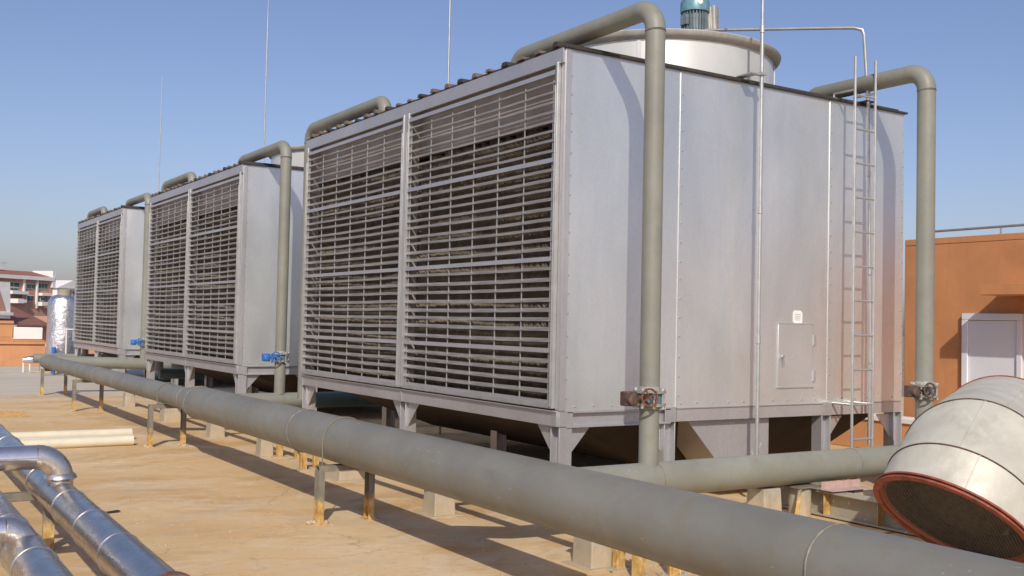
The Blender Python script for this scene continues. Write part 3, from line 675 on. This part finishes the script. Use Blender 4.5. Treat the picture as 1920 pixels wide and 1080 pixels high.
m = MB(); m.box(7.11, 7.29, 4.6, 6.9, .012, .024); m.box(7.194, 7.206, 4.6, 6.9, .024, .208); m.box(7.11, 7.29, 4.6, 6.9, .208, .22); m.build('web_and_flanges', m_galv('spattered_beam', (.40, .36, .27), .15, .5, .7, splat=26), T, (7.2, 5.6, 0), bevel=.002)
for y in (5.0, 5.55, 6.1): 
    m = MB(); m.prism([(7.115, .024), (7.19, .024), (7.19, .207), (7.115, .207)], 1, y, y+.01); m.build('stiffener', 'steel', T, (7.2, 5.6, 0))
block(6.50, 6.72, 6.20, 6.42, .262, 'pale concrete block directly under the branch pipe in front of the tower')
T = thing('round_pier', (6.98, 6.25, 0), 'grey rounded pier with sloping brace under the branch pipe', 'pier')
m = MB(); m.lathe([(.001, 0), (.095, 0), (.095, .255), (.001, .255)], (6.98, 6.25, 0), 28); m.build('pier', 'concrete', T, (6.98, 6.25, 0))
m = MB(); m.box(6.84, 7.12, 6.13, 6.37, .256, .268); m.build('top_plate', 'steel', T, (6.98, 6.25, 0))
m = MB(); m.bar((6.86, 6.14, .25), (6.72, 6.05, .03), .03, .008); m.build('brace', 'steel', T, (6.98, 6.25, 0))
T = thing('steel_angle', (7.3, 6.1, 0), 'pinkish primed steel angle lying under the branch pipe beside the duct', 'steel angle')
m = MB(); m.box(7.08, 7.58, 5.98, 6.10, .235, .243); m.box(7.08, 7.58, 6.10, 6.108, .235, .30); m.build('angle', 'lplate', T, (7.3, 6.1, 0))
m = MB(); m.box(7.40, 7.52, 6.02, 6.16, .0, .234); m.build('packing_block', 'concrete', T, (7.3, 6.1, 0))

# ------------------------------------------------------------------ ladder, conduit, lightning rods
L = thing('ladder', (8.46, 6.8, 0), 'narrow pale steel ladder climbing the near side of the nearest tower', 'ladder'); lo = (8.46, 6.8, 0)
for x, zt in ((8.315, 4.31), (8.62, 4.31)):
    m = MB(); m.cyl((x, 6.8, .30), (x, 6.8, zt), .0145, 10); m.build('rail', 'bright', L, lo)
z = .54
while z < 4.0:
    m = MB(); m.cyl((8.315, 6.8, z), (8.62, 6.8, z), .011, 8); m.build('rung', 'bright', L, lo); z += .339
for z, dz in ((3.98, .0), (.88, -.0)):
    for x in (8.315, 8.62):
        m = MB(); m.cyl((x, 6.8, z), (x, 7.06 if z > 2 else 7.04, z+dz), .012, 8)
        if z > 2: m.cyl((x, 7.06, z+.006), (x, 7.06, 3.945), .011, 8); m.box(x-.03, x+.03, 7.04, 7.10, 3.931, 3.94)
        m.build('bracket', 'bright', L, lo)
T = thing('conduit_pipe', (8.72, 6.95, 0), 'thin galvanised conduit from the fan motor over the stack and down behind the ladder', 'conduit'); o = (8.72, 6.95, 0)
zt = 4.70
m = MB(); P = [(7.75, 8.40, 4.835), (8.45, 7.22, 4.71)]+[(8.56, 7.02, 4.685), (8.60, 6.95, 4.655), (8.612, 6.94, 4.60), (8.70, 6.95, 3.90), (8.735, 6.955, 2.8), (8.77, 6.955, 1.6), (8.77, 6.955, .45)]
m.tube(P, .0165, 12); m.build('pipe', 'bright', T, o)
for z in (4.02, 3.2, 2.2, 1.3):
    m = MB(); m.lathe([(.017, -.03), (.023, -.026), (.023, .026), (.017, .03)], (8.70+(3.9-z)*.027 if z > 1.5 else 8.77, 6.952, z), 12); m.build('coupling', 'bright', T, o)
m = MB(); m.box(8.66, 8.80, 6.93, 7.10, 3.935, 3.945); m.build('clamp', 'rustdark', T, o)
def rod(x, y, z0, z1, r, label, clampz=None):
    T = thing('lightning_rod', (x, y, 0), label, 'lightning rod', 'lightning rods beside the towers'); o = (x, y, 0)
    zm = z0+(z1-z0)*.52
    m = MB(); m.cyl((x, y, z0), (x, y, zm), r, 12); m.build('lower_tube', 'bright', T, o)
    m = MB(); m.tube([(x, y, zm), (x, y, z1-.5), (x, y, z1)], [r*.8, r*.7, r*.25], 12); m.build('upper_tube', 'bright', T, o)
    for z in ([1.5, 2.7, zm] if y < 7 else [zm]):
        m = MB(); m.lathe([(r, -.04), (r*1.3, -.035), (r*1.3, .035), (r, .04)], (x, y, z), 12); m.build('coupling', 'bright', T, o)
    if clampz:
        m = MB(); m.box(x-.035, x+.035, y-.035, y+.035, clampz-.012, clampz+.012); m.box(x-.13, x-.035, y-.005, y+.20, clampz-.008, clampz+.004); m.build('bracket', 'bright', T, o)
    return T
rod(7.085, 6.86, .30, 8.15, .019, 'tall galvanised lightning rod standing before the middle of the nearest tower side', 3.96)
rod(7.1, 12.90, .02, 8.15, .019, 'lightning rod rising behind the nearest tower, rightmost of three in the left sky')
rod(7.1, 20.62, .02, 8.15, .018, 'lightning rod rising behind the middle tower')
rod(7.1, 29.1, .02, 8.15, .018, 'leftmost and shortest looking lightning rod, behind the farthest tower')

# ------------------------------------------------------------------ big duct elbow
K = 1.15
def kp(p): return Vector((p[0]*K, p[1]*K, 1.6+(p[2]-1.6)*K))
c0, c1, c2, c3 = kp((5.4107, 3.7099, .5188)), kp((5.505, 3.7097, .6392)), kp((5.7425, 3.7734, .7833)), kp((6.72, 4.22, .872))
DR = .440*K
D = thing('duct_elbow', (c1.x, c1.y, 0), 'huge cream insulated duct elbow with red oxide flanges and dark open mouth', 'duct'); do = (c1.x, c1.y, 0)
def circ(path, k, r, n=64):
    return None
dA, dB, dC = (c1-c0).normalized(), (c2-c1).normalized(), (c3-c2).normalized()
def mring(c, a, m_, r, u, n=72):
    u = (u-a*u.dot(a)).normalized(); w = a.cross(u); out = []
    for i in range(n):
        t_ = 2*math.pi*i/n; p = (u*math.cos(t_)+w*math.sin(t_))*r; s_ = -p.dot(m_)/a.dot(m_); out.append(c+p+a*s_)
    return out
U0 = Vector((.3, -.9, .1))
def seg(ca, aa, ma, cb, ab, mb_, d, name, mat, r=DR, inset=0, steps=5):
    R0 = mring(ca, d, ma, r, U0); R1 = mring(cb, d, mb_, r, U0); R = []
    for k in range(steps+1):
        f = k/steps; R.append([p.lerp(q, f) for p, q in zip(R0, R1)])
    m = MB(); m.rings(R, cap=False); return m.build(name, mat, D, do)
mAB, mBC = (dA+dB).normalized(), (dB+dC).normalized()
seg(c0, dA, dA, c1, dA, mAB, dA, 'duct_segment', 'duct'); seg(c1, dB, mAB, c2, dB, mBC, dB, 'duct_segment', 'duct'); seg(c2, dC, mBC, c3, dC, dC, dC, 'duct_segment', 'duct')
for c, d, mm in ((c1, dA, mAB), (c2, dB, mBC)):
    m = MB(); m.tube(mring(c, d, mm, DR+.001, U0, 96), .006, 6, closed=True); m.build('seam_band', 'rustdark', D, do)
# lengthwise lap seams
for (ca, cb, d, ma, mb_, i) in ((c0, c1, dA, dA, mAB, 59), (c1, c2, dB, mAB, mBC, 57), (c2, c3, dC, mBC, dC, 60)):
    a = mring(ca, d, ma, DR+.001, U0)[i]; b = mring(cb, d, mb_, DR+.001, U0)[i]
    m = MB(); m.cyl(a, b, .004, 6); m.build('lap_seam', 'duct', D, do)
def flange(c, d, name, th=.014, w=.024):
    m = MB(); P = []
    for (r, z) in ((DR-.02, 0), (DR+w, 0), (DR+w, th), (DR-.02, th)): P.append(mring(c+d*z, d, d, r, U0, 80))
    P.append(P[0]); m.rings(P, cap=False); return m.build(name, 'redoxide', D, do, bevel=.002)
flange(c0-dA*.018, dA, 'mouth_flange'); flange(c0+dA*.008, dA, 'mouth_flange', .014, .026); flange(c3, dC, 'top_flange', .02, .008)
m = MB(); P = [mring(c0-dA*.017, dA, dA, DR-.018, U0, 80), mring(c0+dA*.02, dA, dA, DR-.022, U0, 80), mring(c0+dA*.021, dA, dA, DR-.05, U0, 80)]
m.rings(P, cap=False); m.build('inner_lip', m_wall('faded_red_lip', (.40, .17, .11)), D, do)
m = MB(); R0 = mring(c0+dA*.02, dA, dA, DR-.03, U0, 48); R1 = mring(c1, dA, mAB, DR-.03, U0, 48); R2 = mring(c2, dB, mBC, DR-.03, U0, 48)
m.rings([R0, R1, R2], cap=False); m.f = [tuple(reversed(f)) for f in m.f]; m.f.append(tuple(range(len(m.v)-48, len(m.v)))); m.build('duct_lining', 'duct_in', D, do)
# wire mesh across the mouth
m = MB(); cc = c0+dA*.015; u = (U0-dA*U0.dot(dA)).normalized(); w = dA.cross(u); rr = DR-.03
for k in range(-17, 18):
    q = k*.025
    if abs(q) >= rr: continue
    h = math.sqrt(rr*rr-q*q)
    m.bar(cc+u*q-w*h, cc+u*q+w*h, .0028, .0028, dA); m.bar(cc+w*q-u*h+dA*.003, cc+w*q+u*h+dA*.003, .0028, .0028, dA)
m.build('wire_mesh', 'duct_in', D, do, smooth=False, kind='stuff')
m = MB(); m.cyl(c3+dC*.021, c3+dC*.025, DR+.004, 64); m.build('end_plate', 'redoxide', D, do)
m = MB(); m.box(c1.x+.15, c1.x+.95, c1.y-.08, c1.y+.04, 0, .10); m.box(c1.x+.15, c1.x+.95, c1.y+.32, c1.y+.42, 0, .10); m.build('timber_skid', 'cream', D, do)
m = MB(); m.prism([(c1.x+.45, .10), (c1.x+.55, .10), (c1.x+.55, .40), (c1.x+.45, .40)], 1, c1.y-.05, c1.y+.4); m.build('timber_prop', 'cream', D, do)

# ------------------------------------------------------------------ silver pipes at the lower left
def clad_pipe(path, r, label, bands, name='insulated_pipe', mats=('clad',), n=48, extra=None):
    p0 = path[0]; T = thing(name, (p0[0], p0[1], 0), label, 'insulated pipe', 'silver clad pipes at the lower left'); o = (p0[0], p0[1], 0)
    m = MB(); m.tube(path, r, n); m.build('cladding', mats[0], T, o); return T, o
def zA(y): return .527-(9.0-y)*.0125
TA, oA = clad_pipe([(1.131, y, zA(y)) for y in (-1.5, 0, 2, 4.15)], .099, 'right one of two parallel silver pipes at the lower left, joined by a hammered elbow', [])
m = MB(); m.tube([(1.131, y, zA(y)) for y in (4.15, 4.6, 5.2, 5.75)], .1005, 48); m.build('cladding', 'clad', TA, oA)
m = MB(); m.tube([(1.131, y, zA(y)) for y in (5.75, 6.2, 6.75)], .099, 48); m.build('cladding', 'clad', TA, oA)
m = MB(); m.tube([(1.131, y, zA(y)) for y in (6.75, 8, 10, 16)], .0975, 48); m.build('cladding', 'clad', TA, oA)
for y in (5.13, 5.76, 6.41, 7.4, 8.1, 9.1, 10.1): 
    m = MB(); m.tube([(1.131+.1*math.cos(a), y, zA(y)+.1*math.sin(a)) for a in [2*math.pi*k/40 for k in range(40)]], .0042, 6, closed=True); m.build('band', 'band', TA, oA)
m = MB(); m.lathe([(.09, -.014), (.122, -.014), (.122, .014), (.09, .014)], (1.131, 4.22, zA(4.22)), 40, (0, 1, 0)); m.build('flange', 'flange_rust', TA, oA)
m = MB(); m.lathe([(.09, -.014), (.118, -.014), (.118, .012), (.09, .012)], (1.131, 4.18, zA(4.18)), 40, (0, 1, 0)); m.build('flange', 'clad', TA, oA)
TB, oB = clad_pipe([(.753, y, .47) for y in (-1.5, 2, 5.0, 5.45, 8, 16)], .0985, 'left one of two parallel silver pipes at the lower left, near the picture corner', [])
for y in (4.2, 5.03, 5.42, 5.9, 6.6, 7.6, 8.6):
    m = MB(); m.tube([(.753+.1*math.cos(a), y, .47+.1*math.sin(a)) for a in [2*math.pi*k/40 for k in range(40)]], .0042, 6, closed=True); m.build('band', 'band', TB, oB)
def tee_pipe(x_end, y, ztop, zlow, r, label, br=.125):
    T = thing('elbow_pipe', (x_end, y, 0), label, 'insulated pipe', 'bright silver pipes coming in from the left'); o = (x_end, y, 0)
    m = MB(); m.tube([(-2.5, y, ztop), (-1, y, ztop), (x_end-br, y, ztop)], r, 40); m.build('cladding', 'clad_bright', T, o)
    m = MB(); P = arc((x_end-br, y, ztop-br), math.pi/2, 0, br, (1, 0, 0), (0, 0, 1), 9); P.append(Vector((x_end, y, zlow))); m.tube(P, r*1.02, 40); m.build('elbow', 'clad_elbow', T, o)
    m = MB(); m.lathe([(r, -.02), (r+.022, 0), (r+.014, .02), (r, .03)], (x_end, y, zlow+.045), 36); m.build('collar', 'clad_elbow', T, o)
    return T
tee_pipe(1.131, 6.76, .747, zA(6.7)+.075, .072, 'bright silver pipe from the left edge with hammered elbow, upper one', .14)
tee_pipe(.753, 5.37, .478+.115, .44, .060, 'bright silver pipe at the left edge close to the bottom corner, lower one', .09)
T = thing('pipe_rack', (.95, 7.7, 0), 'dark steel crossbar on legs under the two silver pipes', 'pipe support')
m = MB(); m.box(.52, 1.34, 7.64, 7.72, .345, .40); m.build('crossbar', 'steel', T, (.95, 7.7, 0), bevel=.003)
for x in (.6, 1.22):
    m = MB(); m.box(x-.035, x+.035, 7.65, 7.71, 0, .345); m.build('leg', 'steel', T, (.95, 7.7, 0), bevel=.002)
T = copy_tree(T); T.location = (.95, 3.0, 0); tag(T, 'steel crossbar under the silver pipes just below the picture edge', 'pipe support')
m = MB(); m.prism([(1.62, 9.35), (1.73, 9.37), (1.71, 9.42), (1.63, 9.41)], 2, .0, .012)

# cream plastic pipes
def pvc(x0, y0, x1, y1, r, label, z=None):
    T = thing('plastic_pipe', (x0, y0, 0), label, 'plastic pipe', 'cream plastic pipes lying on the roof'); o = (x0, y0, 0)
    a, b = Vector((x0, y0, z or r)), Vector((x1, y1, z or r)); d = (b-a).normalized(); L_ = (b-a).length
    m = MB(); m.lathe([(r-.006, 0), (r, 0), (r, L_), (r-.006, L_), (r-.006, 0)], a, 32, d); m.build('pipe', 'pvc', T, o)
pvc(.9, 13.36, 3.06, 13.40, .062, 'front one of the cream plastic pipes lying on the roof')
pvc(1.1, 13.66, 3.02, 13.60, .055, 'middle one of the cream plastic pipes lying on the roof, half hidden')
pvc(1.35, 14.0, 3.18, 14.02, .062, 'rear one of the cream plastic pipes lying on the roof, slightly shorter', .085)
# reinforcing mesh mat lying flat at the far left
T = thing('wire_mat', (2.0, 18.1, 0), 'flat rusty wire mat lying on the roof at the left edge', 'wire mat')
m = MB()
for k in range(14):
    m.bar((1.3+k*.09, 17.6, .006), (1.25+k*.09, 18.7, .006), .006, .006)
for k in range(11):
    m.bar((1.25, 17.65+k*.1, .011), (2.5, 17.66+k*.1, .011), .006, .005)
m.build('wires', 'steel', T, (2.0, 18.1, 0), kind='stuff')
# rubble chips on the roof
m = MB()
for k in range(260):
    x = random.uniform(1.4, 4.0); y = random.uniform(4.2, 16) if k % 3 else random.uniform(5, 9)
    s_ = random.uniform(.0025, .008); a = random.uniform(0, 3)
    m.obox((x, y, s_*.4), (s_*math.cos(a), s_*math.sin(a), 0), (-s_*.7*math.sin(a), s_*.7*math.cos(a), .001), (0, .001, s_*.5))
m.build('grit', 'concrete', smooth=False, kind='stuff')
T = thing('debris', (1.95, 8.9, 0), 'small dark scrap of sheet lying on the ochre roof', 'scrap')
m = MB(); m.obox((1.87, 8.88, .009), (.07, .012, .004), (-.008, .02, 0), (0, 0, .004)); m.build('scrap', 'dark', T, (1.95, 8.9, 0))

# ------------------------------------------------------------------ orange building on the right
OW = thing('orange_building', (12.5, 9, 0), 'orange rendered roof building with white door on the right edge', 'building'); oo = (12.5, 9, 0)
m = MB(); m.box(12.5, 12.75, 2.5, 9.34, 0, 2.80); m.box(12.75, 20, 9.09, 9.34, 0, 2.80); m.box(12.5, 20, 2.5, 9.34, 2.80, 2.89); m.build('wall', 'orange', OW, oo, bevel=.01)
aw = MB(); aw.box(11.905, 12.5, 5.6, 7.80, 2.08, 2.215); aw.build('canopy', 'orange', OW, oo, bevel=.006)
dw = MB(); y0, y1 = 7.575, 8.41
dw.box(12.44, 12.499, y1-.085, y1, 0, 1.775); dw.box(12.44, 12.499, y0, y0+.07, 0, 1.775); dw.box(12.44, 12.499, y0, y1, 1.776, 1.862)
DF = dw.build('door_frame', 'doorwhite', OW, oo, bevel=.006)
m = MB(); m.box(12.47, 12.4985, y0+.073, y1-.088, .01, 1.77); DL = m.build('door', 'doorwhite', OW, oo, bevel=.004)
m = MB(); m.box(12.455, 12.4695, y0+.14, y1-.155, .12, 1.70); m.build('door_moulding', 'doorwhite', DL, bevel=.004)
m = MB(); m.tube([(12.9, 2.6, 3.035), (12.9, 9.3, 3.025)], .017, 10); m.build('top_rail', 'rail', OW, oo)
for y in (3.0, 4.6, 6.2, 7.0, 8.15, 9.2):
    m = MB(); m.cyl((12.9, y, 2.885), (12.9, y, 3.03), .012, 8); m.build('rail_post', 'rail', OW, oo)
T = thing('low_kerb_wall', (12, 10.2, 0), 'low orange kerb wall with white top seen under the near tower', 'wall')
m = MB(); m.box(11.75, 12.0, 8.55, 10.2, 0, .40); m.build('wall', 'orange2', T, (12, 10.2, 0), bevel=.01)
m = MB(); m.box(11.72, 12.03, 8.53, 10.22, .401, .47); m.build('coping', 'white', T, (12, 10.2, 0), bevel=.006)
m = MB(); m.box(12.03, 12.05, 8.55, 10.2, .02, .4); 

# ------------------------------------------------------------------ far end of the roof: tank, parapet, odds and ends
TK = thing('foil_tank', (4.98, 30.2, 0), 'upright tank wrapped in crumpled silver foil beside the farthest tower', 'tank'); to = (4.98, 30.2, 0)
m = MB(); R_ = .40; m.lathe([(R_*.93, .38), (R_, .42), (R_*1.01, .9), (R_, 1.4), (R_*1.005, 1.82), (R_*.97, 1.93), (R_*.85, 2.03), (R_*.62, 2.10), (R_*.3, 2.13), (.001, 2.135)], (4.98, 30.2, 0), 56, cap=False); m.build('shell', 'foil', TK, to)
m = MB(); m.lathe([(.001, 2.10), (.155, 2.10), (.165, 2.14), (.165, 2.25), (.12, 2.275), (.001, 2.28)], (4.98+.02, 30.2, 0), 28); m.build('tank_cap', m_wall('tank_cap_paint', (.30, .28, .20), 8), TK, to)
for a in (45, 135, 225, 315):
    m = MB(); cx, cy = 4.98+.32*math.cos(rad(a)), 30.2+.32*math.sin(rad(a)); m.cyl((cx, cy, 0), (cx, cy, .42), .03, 10); m.build('leg', 'frame', TK, to)
T = thing('blue_pump', (4.72, 29.75, 0), 'small blue pump and upright blue pipe at the foot of the foil tank', 'pump')
m = MB(); m.cyl((4.70, 29.75, .02), (4.70, 29.75, .72), .055, 20); m.build('pipe', 'bluewheel', T, (4.72, 29.75, 0))
m = MB(); m.lathe([(.001, 0), (.08, 0), (.08, .14), (.03, .16), (.001, .16)], (4.80, 29.70, .52), 16, (1, 0, 0)); m.build('pump_head', 'valve_body', T, (4.72, 29.75, 0))
T = thing('control_cabinet', (5.08, 29.4, 0), 'white framed stand with grey panel before the foil tank', 'cabinet')
m = MB(); f = .014
for x in (4.93, 5.45):
    m.box(x-f, x+f, 29.35, 29.38, 0, 1.22)
m.box(4.93+f, 5.45-f, 29.35, 29.38, 1.19, 1.22); m.box(4.93+f, 5.45-f, 29.35, 29.38, .52, .545); m.build('frame', 'white', T, (5.08, 29.4, 0))
m = MB(); m.box(5.08, 5.40, 29.30, 29.349, .90, 1.17); m.build('panel', m_wall('cabinet_paint', (.48, .48, .40), 6), T, (5.08, 29.4, 0), bevel=.005)
T = thing('low_duct', (4.35, 31, 0), 'short silver foil duct on small legs at the far roof end', 'duct')
m = MB(); m.tube([(4.12, 31, .33), (4.3, 31, .345), (4.75, 31, .32)], [.07, .10, .105], 24); m.build('duct', 'foil', T, (4.35, 31, 0))
for x in (4.14, 4.30, 4.62):
    m = MB(); m.box(x-.015, x+.015, 30.98, 31.02, 0, .30); m.build('leg', 'white', T, (4.35, 31, 0))
m = MB(); m.bar((4.28, 30.9, .03), (4.9, 30.2, .03), .03, .03); m.build('runner', 'steel', T, (4.35, 31, 0))

PW = thing('orange_parapet', (3, 34.6, 0), 'pale orange parapet wall closing the far end of the roof', 'wall'); po = (3, 34.6, 0)
m = MB(); m.box(-2, 5.22, 34.5, 34.75, 0, .62); m.box(-2, 5.20, 34.53, 34.72, .62, .66); m.build('wall', 'orange2', PW, po, bevel=.01)
m = MB(); m.box(-2, 5.24, 34.47, 34.77, .66, .74); m.build('ledge', 'orange2', PW, po, bevel=.01)
m = MB(); m.box(-2, 5.20, 34.9, 35.2, .0, .86); m.box(-2, 4.34, 34.9, 35.2, .86, 1.27); m.build('upper_wall', 'orange2', PW, po, bevel=.01)
m = MB(); m.box(-2, 4.36, 34.86, 35.22, 1.27, 1.36); m.build('ledge', 'orange2', PW, po, bevel=.01)
m = MB(); m.box(4.36, 5.17, 34.82, 35.1, .80, 1.17); m.build('white_box', 'white', PW, po, bevel=.02)
m = MB(); m.box(4.36, 5.20, 34.78, 34.9, .745, .79); m.build('ledge', 'orange2', PW, po)
# roof edge continues behind the towers
PR = thing('roof_end_wall', (12, 36, 0), 'low orange wall at the roof end behind the towers', 'wall')
m = MB(); m.box(5.3, 21.8, 36.0, 36.25, 0, .55); m.build('wall', 'orange2', PR, (12, 36, 0))
m = MB(); m.box(5.28, 21.8, 35.96, 36.28, .55, .62); m.build('coping', 'white', PR, (12, 36, 0))

# ------------------------------------------------------------------ apartment houses beyond (wall direction E, outward normal N)
E_ = Vector((.784, .621, 0)).normalized(); N_ = Vector((.621, -.784, 0)).normalized()
class House:
    def __init__(s, name, base, label):
        s.B = Vector(base); s.T = thing(name, base, label, 'building', 'apartment houses beyond the roof')
    def box(s, name, mat, s0, s1, z0, z1, d0, d1, parent=None, stuff=None):
        c = E_*(s0+s1)/2+N_*(d0+d1)/2+Vector((0, 0, (z0+z1)/2-s.B.z))
        m = MB(); m.obox(c, E_*(s1-s0)/2, N_*(d1-d0)/2, (0, 0, (z1-z0)/2)); return m.build(name, mat, parent or s.T, smooth=False)
    def gable(s, name, mat, s0, s1, z0, zp, d0, d1, parent=None):
        P = []
        for d in (d0, d1):
            for a, z in ((s0, z0), (s1, z0), ((s0+s1)/2, zp)): P.append(E_*a+N_*d+Vector((0, 0, z-s.B.z)))
        m = MB(); m.add(P, [(0, 1, 2), (5, 4, 3), (0, 3, 4, 1), (1, 4, 5, 2), (2, 5, 3, 0)]); return m.build(name, mat, parent or s.T, smooth=False)
    def slope(s, name, mat, s0, s1, z0, z1, d0, d1, parent=None, th=.25):
        P = []
        for dz in (0, -th):
            for a, z, d in ((s0, z0, d0), (s1, z0, d0), (s1, z1, d1), (s0, z1, d1)): P.append(E_*a+N_*d+Vector((0, 0, z+dz-s.B.z)))
        m = MB(); m.add(P, [(0, 1, 2, 3), (7, 6, 5, 4), (0, 4, 5, 1), (1, 5, 6, 2), (2, 6, 7, 3), (3, 7, 4, 0)]); return m.build(name, mat, parent or s.T, smooth=False)
    def window(s, s0, s1, z0, z1, cols=2):
        f = s.box('window', 'white', s0, s1, z0, z1, 0, .12); k = .09
        w = (s1-s0-k)/cols
        for i in range(cols): s.box('pane', 'glass', s0+k+i*w, s0+(i+1)*w, z0+k, z1-k, .121, .15, f)
        return f
def z2(z): return 1.6+(z-1.6)*2
b0 = Vector((29.6, 220, -14))
HA = House('apartment_building', b0, 'far brick apartment block with red roof, white cornice and balconies')
HA.box('wall', 'brick', -30, 5.9, -14, z2(5.15), -9, 0)
HA.box('cornice', 'white', -30.3, 6.4, z2(4.85), z2(5.2), -9, .7)
HA.slope('roof', 'redroof', -30.3, 5.9, z2(5.2), z2(5.75), .5, -4.5)
HA.box('gable_wall', 'white', 5.9, 6.7, z2(4.2), z2(5.85), -4.5, .6)
HA.box('corner_pier', 'brick', 5.9, 6.5, -14, z2(4.2), -4.5, .1)
HA.box('parapet', 'white', -9, -2.4, z2(5.72), z2(6.05), -5.5, -3.5); HA.gable('roof_gable', 'white', -9.5, -4.6, z2(6.05), z2(6.62), -5.5, -3.4)
HA.box('chimney', 'brick', -8.4, -6.0, z2(5.75), z2(6.05), -4.9, -3.45)
HA.window(-9.4, -2.0, z2(4.05), z2(4.55), 5); HA.window(-.3, 2.0, z2(3.95), z2(4.45), 2); HA.window(2.6, 5.2, z2(4.0), z2(4.6), 3)
HA.box('pilaster', 'white', 2.15, 2.5, z2(2.1), z2(4.85), 0, .35); HA.box('pilaster', 'white', -1.15, -.8, z2(3.6), z2(4.85), 0, .35)
HA.box('balcony_shade_slab', 'shade', -4.6, -1.2, z2(2.95), z2(3.4), -.02, .05)  # flat dark slab on the wall, painted shade of a balcony opening
bl = HA.box('balcony', 'white', -4.9, -.9, z2(3.4), z2(3.7), 0, 1.3); HA.box('balcony', 'white', 2.7, 5.4, z2(3.35), z2(3.62), 0, 1.2); HA.box('balcony', 'white', 2.7, 5.4, z2(2.35), z2(2.75), 0, 1.2); HA.box('balcony', 'white', -9.5, -1.2, z2(2.6), z2(2.9), 0, 1.2)
HA.box('balcony_shade_slab', 'shade', 2.8, 5.2, z2(2.75), z2(3.3), -.02, .05); HA.window(3.3, 4.6, z2(2.85), z2(3.25), 2)
HA.window(-.1, 1.7, z2(2.75), z2(3.35), 2); HA.window(-4.4, -2.4, z2(3.72), z2(4.02), 2)
for s0 in (-28, -22, -16): HA.window(s0, s0+3, z2(3.9), z2(4.5), 2); HA.window(s0, s0+3, z2(2.5), z2(3.1), 2)
m = MB(); m.bar(E_*-1.9+N_*-4+Vector((0, 0, z2(6.05)+14)), E_*-1.9+N_*-4+Vector((0, 0, z2(6.6)+14)), .08, .08); m.bar(E_*-2.6+N_*-4+Vector((0, 0, z2(6.4)+14)), E_*-1.2+N_*-4+Vector((0, 0, z2(6.4)+14)), .06, .06); m.build('aerial', 'rail', HA.T)
b1 = Vector((19.5, 145, -14))
HB_ = House('brown_roof_house', b1, 'long house with dark brown roof standing between parapet and brick apartment block')
HB_.box('wall', 'brick', -26, 9.5, -14, .2, -12, 0)
HB_.slope('roof', 'brownroof', -2.6, 3.6, .1, 3.75, .8, -9)
HB_.slope('roof', 'redroof', -26, -2.9, .3, 4.0, .8, -9)
HB_.gable('gable', 'brick', -7.6, -3.7, 1.6, 5.6, -.5, .6); HB_.slope('gable_edge', 'white', -5.2, -3.2, 1.4, 5.4, .62, .4, None, .5)
HB_.box('ledge', 'white', -9, -3.1, 1.3, 1.65, -.3, 1.0); HB_.box('ledge', 'white', -9, -2.9, -.3, .1, -.3, 1.4)
HB_.box('vent', 'white', .2, .7, 2.0, 2.4, -4.2, -3.6); HB_.box('dormer', 'white', 2.9, 3.9, 2.9, 3.5, -5.5, -4.2)
b2 = Vector((62, 420, -14))
HC = House('distant_house', b2, 'tiny white gabled house top just right of the apartment block, behind the tank')
HC.box('wall', 'white', 7, 21, -14, 11.4, -10, 0); HC.gable('gable_roof', 'white', 6, 22, 11.4, 14.6, -10, 1); HC.box('window', 'shade', 9, 12, 8, 10.5, -.01, .2); HC.box('window', 'shade', 15, 18, 8, 10.5, -.01, .2)
b3 = Vector((27, 175, -14))
HD = House('red_brick_house', b3, 'reddish house seen between the foil tank and the farthest tower')
HD.box('wall', 'brick', 4.2, 22, -14, 1.2, -9, 0); HD.slope('roof', 'brownroof', 4.0, 22.5, 1.0, 2.9, .6, -5); HD.window(6, 8, -1.2, .4, 2); HD.window(11, 13, -1.2, .4, 2)
HD.box('balcony', 'white', 5.0, 9, -2.6, -2.0, 0, 1)
